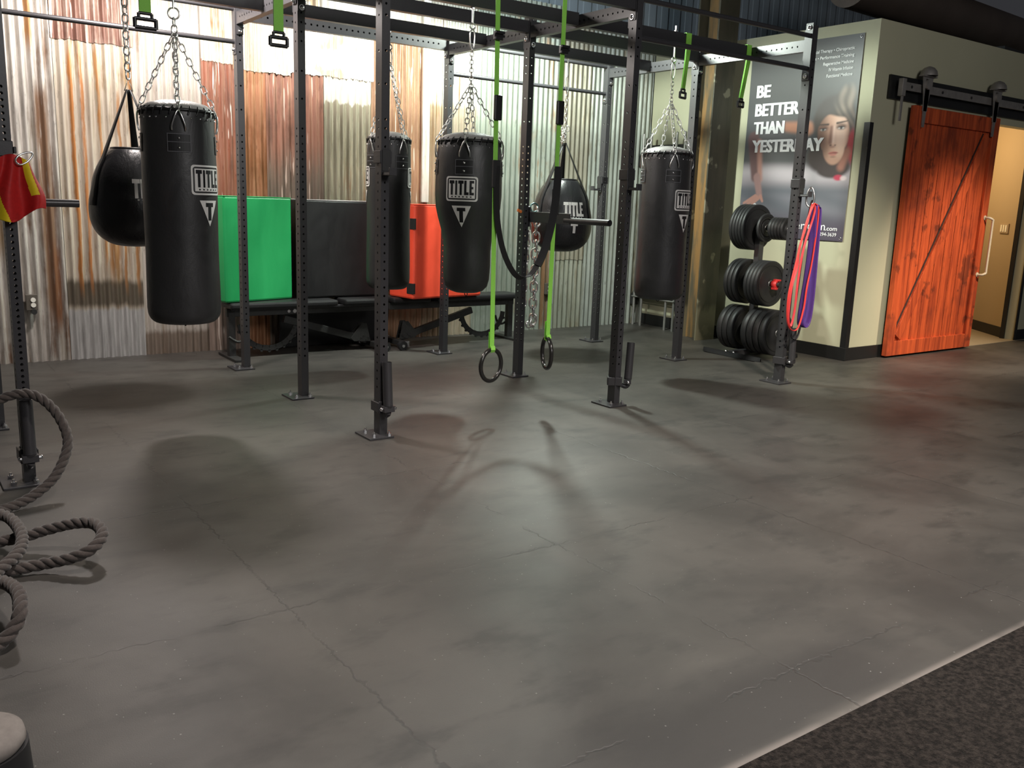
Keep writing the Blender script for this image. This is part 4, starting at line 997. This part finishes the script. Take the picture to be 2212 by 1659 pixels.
mb=MB(); mb.box((-1.43,-.02,-.02),(.06,.05,.16)); mb.box((-1.43,-.03,-.20),(.035,.012,.26)); mb.build('end_stop',M_strap,tr,bevel=.004)
mb=MB(); mb.box((7.25,DY-.015,2.645),(3.35,.024,.22)); tag(mb.build('track_board',M_base,bevel=.003),'black backing board mounted behind the barn door track','board')

# ------------------------------------------------------------------ weight plate tree
tree=thing('plate_tree','black plate storage tree holding bumper plates in three tiers by the beige wall','plate rack',(4.75,1.10,0))
mb=MB(); mb.box((0,0,.66),(.07,.06,1.28)); mb.build('post',M_rig,tree,bevel=.004)
for x in(-.28,.28):
    mb=MB(); P=[]; 
    mb.grid(17,5,lambda u,v:V(x+(v-.5)*.10*math.sqrt(max(.02,1-(2*u-1)**4)),-.37+.74*u,.003+.040*math.sin(v*PI)),0); mb.add([V(x-.05,-.33,.0),V(x+.05,-.33,0),V(x+.05,.33,0),V(x-.05,.33,0)],[(0,1,2,3)])
    ft=mb.build('foot_rail',simple('matt_black_steel',(.010,.010,.011),.75,0,.2),tree)
    mb=MB()
    for q in(-.03,.07): mb.dome((x,q,.042),.013,.013)
    mb.build('foot_bolt',M_zinc,ft)
mb=MB(); mb.box((0,0,.035),(.56,.06,.05)); mb.build('cross_member',M_rig,tree,bevel=.003)
for z,yl,yr in((1.275,.27,-.42),(.735,.26,-.30),(.262,.32,-.38)):
    for y in(yl,yr):
        mb=MB(); mb.cyl((0,0,z),(0,y,z),.024,n=16); mb.build('peg',M_iron,tree)
M_hubs=simple('plate_hub_steel',(.25,.25,.25),.4,.8)
def plate_mesh(D,T):
    R=D/2; mb=MB(); h=T/2
    mb.lathe([(.026,-h*.8),(.075,-h*.8),(.085,-h*.55),(R*.60,-h*.55),(R*.70,-h*.62),(R*.90,-h),(R-.006,-h),(R,-h+.006),(R,h-.006),(R-.006,h),(R*.90,h),(R*.70,h*.62),(R*.60,h*.55),(.085,h*.55),(.075,h*.8),(.026,h*.8)],n=56,axis='y',cap=False)
    # raised rim ridge
    mb.torus((0,-h*.9,0),R*.80,.003,(0,1,0),48,5); return mb
pc={}
def plate(D,T,loc,label,group):
    k=(D,T)
    if k not in pc:
        r=thing('weight_plate',label,'weight plate',loc,0,group)
        plate_mesh(D,T).build('plate_body',M_rubber,r)
        mb=MB(); mb.lathe([(.0252,-T/2*.86),(.036,-T/2*.86),(.036,T/2*.86),(.0252,T/2*.86)],n=24,axis='y',cap=False); mb.build('hub_ring',M_hubs,r); pc[k]=r
    else: r=dup(pc[k],loc,0,label,group)
    r.rotation_euler=(0,random.uniform(0,6),0)
    return r
px_=4.75; ORD=['first','second','third','fourth','fifth']
for k in range(5): plate(.450,.036,(px_,1.150+.038*k,1.275-.0),f'big plate on the top tier, {ORD[k]} counting back from the small plates','big plates on the top tier')
def small_plate(k,y):
    r=None
    key='small'
    lab=f'small black plate on the top tier, {ORD[k]} counting from the front end'
    if key not in pc:
        r=thing('weight_plate',lab,'weight plate',(px_,y,1.275),0,'small plates on the top tier')
        T=.034; R=.108; h=T/2; mb=MB(); mb.lathe([(.026,-h),(.045,-h),(.050,-h*.5),(R*.72,-h*.5),(R*.80,-h),(R-.004,-h),(R,-h+.004),(R,h-.004),(R-.004,h),(R*.8,h),(R*.72,h*.5),(.05,h*.5),(.045,h),(.026,h)],n=40,axis='y',cap=False)
        for q in range(3):
            a=2*PI*q/3; R3=Matrix.Rotation(a,3,'Y'); mb.box(R3@V(0,0,R*.6),(.026,T*.9,.055),R3)
        mb.build('plate_body',M_rubber,r)
        mb=MB(); mb.lathe([(.0252,-h*1.04),(.034,-h*1.04),(.034,h*1.04),(.0252,h*1.04)],n=24,axis='y',cap=False); mb.build('hub_ring',M_hubs,r); pc[key]=r
    else: r=dup(pc[key],(px_,y,1.275),0,lab,'small plates on the top tier')
    return r
for k in range(5): small_plate(k,.775+.036*k)
plate(.28,.03,(px_,1.03,1.275),'middle-sized black plate on the top tier between the big and small plates','top tier plates')
for k in range(4): plate(.452,.040,(px_,.93+.042*k-.0,.735),f'big plate on the middle tier in front of the post, {ORD[k]} from the red collar','middle tier front plates')
for k in range(3): plate(.450,.046,(px_,1.205+.052*k,.735),f'big plate on the middle tier behind the post, {ORD[k]} from the post','middle tier rear plates')
for k,(y) in enumerate((.80,.875,.95,1.025)): plate(.454,.066,(px_,y,.262),f'thick bumper plate on the bottom tier in front of the post, {ORD[k]} from the front','bottom tier front plates')
for k,(y) in enumerate((1.20,1.27,1.34)): plate(.454,.064,(px_,y,.262),f'thick bumper plate on the bottom tier behind the post, {ORD[k]} from the post','bottom tier rear plates')
r=thing('bar_collar','red plastic bar collar clipped on the middle peg of the plate tree','collar',(px_,.86,.735))
mb=MB(); mb.lathe([(.026,-.03),(.040,-.03),(.042,0),(.040,.03),(.026,.03)],n=18,axis='y'); 
mb.build('clamp_ring',M_red,r)
mb=MB(); mb.box((.01,-.012,.042),(.035,.07,.018)); mb.build('lever',M_red,r,bevel=.003)
mb=MB(); mb.box((-.02,-.01,-.04),(.03,.06,.02)); mb.build('hinge',M_red,r,bevel=.003)

# ------------------------------------------------------------------ chromed tube stand by the right wall
st=thing('tube_stand','tall chromed tube stand with dark shelves behind the rightmost heavy bag','rack',(5.19,2.98,0))
M_tube=simple('brushed_tube',(.45,.45,.43),.38,.8)
for y in(.34,.21,-.21,-.34):
    mb=MB(); mb.cyl((0,y,0),(0,y,2.285),.016,n=14); mb.dome((0,y,2.285),.016,.010); mb.build('upright_tube',M_tube,st)
for z,hh in((2.10,.11),(.40,.12)):
    mb=MB(); mb.box((.075,0,z),(.10,.72,hh)); mb.build('shelf_panel',M_iron,st,bevel=.004)
    mb=MB(); mb.cyl((-.02,-.36,z-.05),(-.02,.36,z-.05),.009,n=10); mb.build('cross_rod',M_tube,st)
for s in(1,-1):
    for z in(2.02,.36):
        mb=MB(); y=s*.36; mb.add([V(.0,y,z+.06),V(.0,y+s*.10,z-.09),V(.0,y,z-.12),V(.10,y,z+.06),V(.10,y+s*.10,z-.09),V(.10,y,z-.12)],[(0,1,2),(5,4,3),(0,3,4,1),(1,4,5,2),(2,5,3,0)]); mb.build('corner_gusset',M_iron,st)

# ------------------------------------------------------------------ battle rope
def rope_mesh(path,R=.0225,closed=False,pitch=.115):
    P=catmull(path,14,closed); mb=MB()
    # arc length resample
    Q=[P[0]]; acc=0; step=.011
    for a,b in zip(P,P[1:]):
        d=(b-a).length; 
        if d<1e-7: continue
        t=step-acc
        while t<=d: Q.append(a+(b-a)*(t/d)); t+=step
        acc=d-(t-step)
    prev=None; fr=[]
    for i,p in enumerate(Q):
        t=(Q[min(i+1,len(Q)-1)]-Q[max(i-1,0)]).normalized()
        x=t.orthogonal().normalized() if prev is None else (prev-t*prev.dot(t)).normalized()
        prev=x; fr.append((p,x,t.cross(x)))
    for k in range(3):
        pts=[]
        for i,(p,x,y) in enumerate(fr):
            a=2*PI*(i*step/pitch+k/3); pts.append(p+(x*math.cos(a)+y*math.sin(a))*R*.50)
        mb.tube(pts,R*.58,8)
    return mb
def ropemat():
    t=NT('charcoal_rope'); n=t.noise(60,4,.7); m=t.noise(6,3)
    return t.set(t.mix(n,(.030,.025,.023),(.095,.078,.070)),.85,0,.2,bump=n,bstr=.6,bdist=.004,sheen=.2)
path=[(-2.75,-.55,.03),(-2.50,-.18,.10),(-2.25,-.10,.30),(-2.08,-.12,.435),(-1.935,-.145,.475),(-1.835,-.19,.40),(-1.79,-.26,.26),(-1.845,-.335,.14),(-1.93,-.385,.07),(-2.05,-.44,.03),(-2.25,-.54,.026),(-2.45,-.62,.028),
 (-2.42,-.80,.04),(-2.25,-.93,.05),(-2.087,-.955,.06),(-2.00,-.985,.085),(-1.905,-1.045,.115),(-1.845,-1.115,.125),(-1.835,-1.225,.115),(-1.885,-1.29,.09),(-1.96,-1.275,.06),(-2.06,-1.22,.035),(-2.20,-1.21,.028),(-2.40,-1.25,.04),(-2.42,-1.36,.07),(-2.30,-1.40,.085),
 (-2.215,-1.47,.10),(-2.18,-1.63,.12),(-2.185,-1.76,.11),(-2.21,-1.80,.07),(-2.28,-1.83,.03),(-2.5,-1.9,.025),(-2.8,-1.95,.025)]
mb=rope_mesh(path); M_rope=ropemat()
tag(mb.build('battle_rope',M_rope),'thick twisted charcoal battle rope whose loops arch off the floor at left','rope')
path2=[(-2.6,-.50,.03),(-2.35,-.55,.06),(-2.20,-.68,.10),(-2.125,-.80,.11),(-2.095,-.95,.105),(-2.10,-1.10,.09),(-2.15,-1.22,.075),(-2.30,-1.36,.05),(-2.6,-1.5,.03)]
tag(rope_mesh(path2).build('battle_rope',M_rope),'short stretch of twisted rope heaped over the loops at the left edge','rope')

# ------------------------------------------------------------------ padded bin at the lower left corner
r=thing('padded_post','black cylinder with a rounded grey padded top at the bottom left corner','post',(-2.385,-2.66,0))
mb=MB(); mb.lathe([(.115,0),(.12,.02),(.113,.14),(.110,.19)],n=40); mb.build('barrel',M_pad,r)
mb=MB(); mb.lathe([(.100,.190),(.106,.200),(.102,.220),(.085,.230),(0,.232)],n=36); mb.build('padded_top',simple('grey_foam',(.20,.18,.165),.9,0,.1,40,.3,.3),r)

# ------------------------------------------------------------------ dark clutter above the drywall box
mb=MB(); mb.cyl((5.9,1.2,3.75),(12,1.6,3.75),.24,n=28); tag(mb.build('air_duct',simple('dusty_duct',(.11,.085,.07),.6,.2,.5,3,.3,.1)),'brown dusty air duct running above the barn door wall','duct')
r=thing('strip_light','small greenish strip light glowing above the wall at top right','light fixture',(9.35,1.15,3.42),.1)
mb=MB(); mb.box((0,0,.04),(1.0,.10,.05)); mb.build('housing',M_iron,r)
def glow():
    t=NT('strip_glow'); t.b.inputs['Emission Color'].default_value=(.45,1,.8,1); t.b.inputs['Emission Strength'].default_value=.9; return t.mat
mb=MB(); mb.cyl((-.48,-.02,0),(.48,-.02,0),.014,n=10); mb.build('tube',glow(),r)
for k in range(4):
    y=-6.2+2.6*k
    mb=MB(); 
    for z in(4.35,4.85): mb.box((2.5,y,z),(15.8,.08,.05))
    for q in range(22): 
        a=V(-5+q*.7,y,4.37); b=V(-5+q*.7+.35,y,4.83); mb.cyl(a,b,.012,n=6); mb.cyl(b,a+V(.7,0,0),.012,n=6)
    tag(mb.build('roof_joist',M_ceiling),f'black open-web roof joist, {ORD[3-k]} from the corrugated wall','joist','black roof joists')

# ------------------------------------------------------------------ banner
def text_obj(s, name, mat, parent, bold=.0, shear=0, spacing=1, align='LEFT'):
    cu=bpy.data.curves.new(name,'FONT'); cu.body=s; cu.size=1; cu.offset=bold; cu.shear=shear; cu.space_character=spacing; cu.resolution_u=3
    o=bpy.data.objects.new(name,cu); COL.objects.link(o); bpy.context.view_layer.update()
    dg=bpy.context.evaluated_depsgraph_get(); me=bpy.data.meshes.new_from_object(o.evaluated_get(dg))
    COL.objects.unlink(o); bpy.data.objects.remove(o)
    return me
def place_text(s, x0, x1, y0, h, name, mat, parent, depth, bold=.0, shear=0, w=None, capref=None):
    """text into banner coords: x0..x1 width fit, baseline y0, cap height h"""
    me=text_obj(s,name,mat,parent,bold,shear)
    xs=[v.co.x for v in me.vertices]; cap=.69+2*bold
    a,b=min(xs),max(xs); k=(x1-x0)/(b-a)
    for v in me.vertices:
        X=x0+(v.co.x-a)*k; Yv=y0+v.co.y/cap*h
        v.co=V(-depth,-X,Yv)
    me.materials.append(mat); o=bpy.data.objects.new(name,me); COL.objects.link(o); o.parent=parent
    return o
BW,BHt=1.33,1.95
ban=thing('banner','tall grey vinyl banner with bold white slogan and a woman doing push-ups','banner',(WX-.012,1.90,1.17))
def S_(x,a,b):
    t=min(1,max(0,(x-a)/(b-a))); return t*t*(3-2*t)
def lerp3(a,b,t): return tuple(p+(q-p)*t for p,q in zip(a,b))
def ell(x,y,cx,cy,rx,ry,ang=0,soft=.15):
    dx,dy=x-cx,y-cy; c,s=math.cos(ang),math.sin(ang); X=(dx*c+dy*s)/rx; Y=(-dx*s+dy*c)/ry
    return 1-S_(math.hypot(X,Y),1-soft,1+soft)
def seg(x,y,x0,y0,x1,y1,r0,r1,soft=.01):
    dx,dy=x1-x0,y1-y0; t=max(0,min(1,((x-x0)*dx+(y-y0)*dy)/(dx*dx+dy*dy))); r=r0+(r1-r0)*t
    return 1-S_(math.hypot(x-x0-dx*t,y-y0-dy*t),r-soft,r+soft)
def paint(x,y):
    # grey studio backdrop print
    c=lerp3((.055,.06,.065),(.115,.115,.115),S_(y,.85,1.55)); c=lerp3(c,(.075,.072,.070),S_(y,1.6,1.95)*.7)
    c=lerp3(c,(.17,.165,.17),.6*ell(x,y,.30,.95,.35,.30,0,.8))
    # floor of the print
    c=lerp3(c,(.30,.27,.29),S_(y,.80,.66)); c=lerp3(c,(.50,.45,.48),.8*ell(x,y,.55,.66,.60,.07,-.05,.9))
    c=lerp3(c,(.105,.115,.135),S_(y,.60,.47)*.92)
    c=lerp3(c,(.22,.21,.24),.5*(.5+.5*math.sin(x*7+y*23))*S_(y,.5,.4)*S_(y,.15,.3))
    c=lerp3(c,(.075,.06,.085),S_(y,.34,.10)*.85)
    # upper arm behind the slogan, torso
    c=lerp3(c,(.42,.20,.13),seg(x,y,.50,1.13,.80,1.10,.045,.065,.03)*S_(x,.40,.55))
    c=lerp3(c,(.045,.032,.032),max(ell(x,y,1.06,.82,.25,.17,0,.16),ell(x,y,1.12,.72,.20,.11,0,.16)))
    c=lerp3(c,(.40,.035,.05),ell(x,y,1.31,.93,.045,.17,.12,.4))
    c=lerp3(c,(.34,.14,.10),.9*seg(x,y,1.27,.86,1.22,.72,.045,.04,.03))
    c=lerp3(c,(.42,.03,.07),ell(x,y,1.20,.615,.05,.028,0,.4)); c=lerp3(c,(.62,.52,.52),.8*ell(x,y,1.26,.61,.035,.022,0,.5))
    # planted arm and hand at left
    sk=(.44,.24,.20)
    c=lerp3(c,(.16,.10,.10),seg(x,y,.11,1.02,.17,.62,.075,.05,.02))
    c=lerp3(c,sk,seg(x,y,.19,.98,.245,.60,.032,.028,.025))
    c=lerp3(c,(.34,.21,.20),seg(x,y,.20,.62,.25,.44,.045,.038,.015))
    for (a,b,d,e) in((.20,.42,.05,.345),(.22,.41,.10,.335),(.24,.40,.16,.335),(.27,.42,.30,.37)): c=lerp3(c,sk,seg(x,y,a,b,d,e,.022,.013,.006))
    # hair swept up and back
    hn=.5+.5*math.sin(x*70+y*28+3*math.sin(y*15+x*6))
    c=lerp3(c,lerp3((.06,.045,.04),(.15,.105,.08),hn*S_(x,1.0,1.3)),.96*ell(x,y,1.09,1.17,.235,.235,-.1,.12))
    c=lerp3(c,lerp3((.13,.10,.08),(.30,.235,.19),hn),ell(x,y,1.20,1.36,.10,.13,-.5,.4)*.9)
    c=lerp3(c,(.11,.10,.10),ell(x,y,1.0,1.33,.16,.12,.2,.5)*.55)
    # face: far side in shadow, near side lit
    fm=max(ell(x,y,1.095,1.05,.178,.185,.05,.08),ell(x,y,1.115,.915,.125,.175,.10,.09),ell(x,y,1.11,.99,.160,.16,.05,.08))
    hl=1.235+.03*math.sin(x*9); fm*=S_(y,hl,hl-.03)
    sc=lerp3((.11,.055,.04),(.62,.37,.27),S_(x,.90,1.11)); sc=lerp3(sc,(.80,.56,.45),ell(x,y,1.18,1.03,.075,.17,.1,.7)); sc=lerp3(sc,(.42,.21,.15),S_(x,1.22,1.28)*.7)
    sc=lerp3(sc,(.34,.18,.13),.6*S_(y,.86,.76)); sc=lerp3(sc,(.26,.14,.10),.6*S_(x,1.03,.93))
    c=lerp3(c,sc,fm)
    if fm>.02:
        c=lerp3(c,(.10,.05,.04),fm*.55*ell(x,y,.975,.93,.075,.12,.2,.7))
        for ex,ey,ll in((.975,1.080,.55),(1.180,1.090,1)):
            c=lerp3(c,(.16,.08,.06),.85*ell(x,y,ex,ey+.012,.058,.030,0,.5))
            c=lerp3(c,tuple(q*ll for q in(.62,.56,.53)),ell(x,y,ex,ey-.002,.034,.0105,.03,.3))
            c=lerp3(c,(.05,.05,.05),ell(x,y,ex,ey,.0135,.0135,0,.3)); c=lerp3(c,(.03,.02,.02),ell(x,y,ex,ey+.011,.042,.005,.05,.5))
        c=lerp3(c,(.05,.03,.025),.95*seg(x,y,.90,1.128,1.03,1.128,.005,.010,.007)); c=lerp3(c,(.05,.03,.025),.95*seg(x,y,1.130,1.136,1.245,1.152,.011,.005,.007))
        c=lerp3(c,(.84,.62,.52),.8*seg(x,y,1.105,1.10,1.105,.955,.009,.015,.014))
        c=lerp3(c,(.22,.11,.085),.85*seg(x,y,1.070,1.10,1.068,.955,.014,.020,.016))
        c=lerp3(c,(.10,.045,.04),.85*ell(x,y,1.078,.928,.014,.008,0,.5)); c=lerp3(c,(.14,.06,.05),.8*ell(x,y,1.130,.928,.012,.007,0,.5)); c=lerp3(c,(.30,.15,.12),.6*ell(x,y,1.10,.912,.035,.010,0,.6))
        c=lerp3(c,(.48,.15,.13),ell(x,y,1.115,.853,.052,.013,.05,.3)); c=lerp3(c,(.58,.24,.20),ell(x,y,1.117,.838,.038,.012,.05,.4)); c=lerp3(c,(.12,.03,.03),.9*ell(x,y,1.115,.850,.050,.003,.05,.6))
        c=lerp3(c,(.26,.13,.10),.6*ell(x,y,1.117,.815,.032,.009,0,.6))
    return c
def banner_mesh():
    nu,nv=190,280; mb=MB()
    mb.grid(nu,nv,lambda u,v:V(-.003*math.sin(u*PI)-.002*math.sin(v*7+u*3),-u*BW,v*BHt)); 
    me=bpy.data.meshes.new('printed_sheet'); me.from_pydata(mb.v,[],mb.f); me.update()
    ca=me.color_attributes.new('print','FLOAT_COLOR','POINT'); buf=[]
    for j in range(nv):
        for i in range(nu):
            buf+=list(paint(i/(nu-1)*BW,j/(nv-1)*BHt))+[1]
    ca.data.foreach_set('color',buf)
    t=NT('banner_print'); at=t.n.new('ShaderNodeAttribute'); at.attribute_name='print'
    me.materials.append(t.set(at.outputs['Color'],.42,0,.4)); o=bpy.data.objects.new('printed_sheet',me); COL.objects.link(o); o.parent=ban
    me.polygons.foreach_set('use_smooth',[True]*len(me.polygons))
banner_mesh()
mb=MB(); 
for y,z in((.03,.03),(.03,BHt-.03),(BW-.03,.03),(BW-.03,BHt-.03)): mb.torus((-.004,-y,z),.011,.003,(1,0,0),14,6)
mb.build('grommets',M_zinc,ban)
M_type=simple('white_type',(.82,.82,.82),.5,0,.3)
D_=.0075
def place_bold(s,x0,x1,y0,hh):
    o=place_text(s,x0+.006,x1-.006,y0,hh,'headline',M_type,ban,D_,.02,0); me=o.data
    vs=[tuple(v.co) for v in me.vertices]; fs=[tuple(p.vertices) for p in me.polygons]; mb=MB()
    for k,(dx,dz) in enumerate(((-.0065,0),(-.002,0),(.002,0),(.0065,0))): mb.add([(a-.0003*k,b+dx,c+dz) for a,b,c in vs],fs)
    mb.build('headline',M_type,ban); bpy.data.objects.remove(o)
for s,x0,x1,y0,hh in(('BE',.105,.290,1.440,.128),('BETTER',.105,.672,1.252,.128),('THAN',.105,.505,1.068,.128),('YESTERDAY',.100,1.0,.880,.128)):
    place_bold(s,x0,x1,y0,hh)
for s,x0,y0 in(('Physical Therapy • Chiropractic',.72,1.812),('Fitness • Performance Training',.70,1.750),('Regenerative Medicine',.905,1.690),('IV Vitamin Infusion',.975,1.632),('Functional Medicine',.955,1.574)):
    place_text(s,x0,1.245,y0,.030,'service_line',M_type,ban,D_,.008)
place_text('perform',.70,1.118,.100,.080,'web_address',M_type,ban,D_,.004); place_text('.com',1.122,1.258,.100,.042,'web_address',M_type,ban,D_,.012)
place_text('469-294-3639',.965,1.255,.045,.034,'phone_number',M_type,ban,D_,.004)
mb=MB()
for a,b in(((.145,.300),(.205,.345)),((.205,.345),(.262,.300))):
    a=V(-D_,-a[0],a[1]); b=V(-D_,-b[0],b[1]); d=(b-a); n_=V(0,-d.z,d.y).normalized()*.006
    mb.add([a-n_,b-n_,b+n_,a+n_],[(0,1,2,3)])
mb.add([V(-D_,-.201,.335),V(-D_,-.209,.335),V(-D_,-.209,.300),V(-D_,-.201,.300)],[(0,1,2,3)])
mb.build('arrow_mark',M_type,ban)
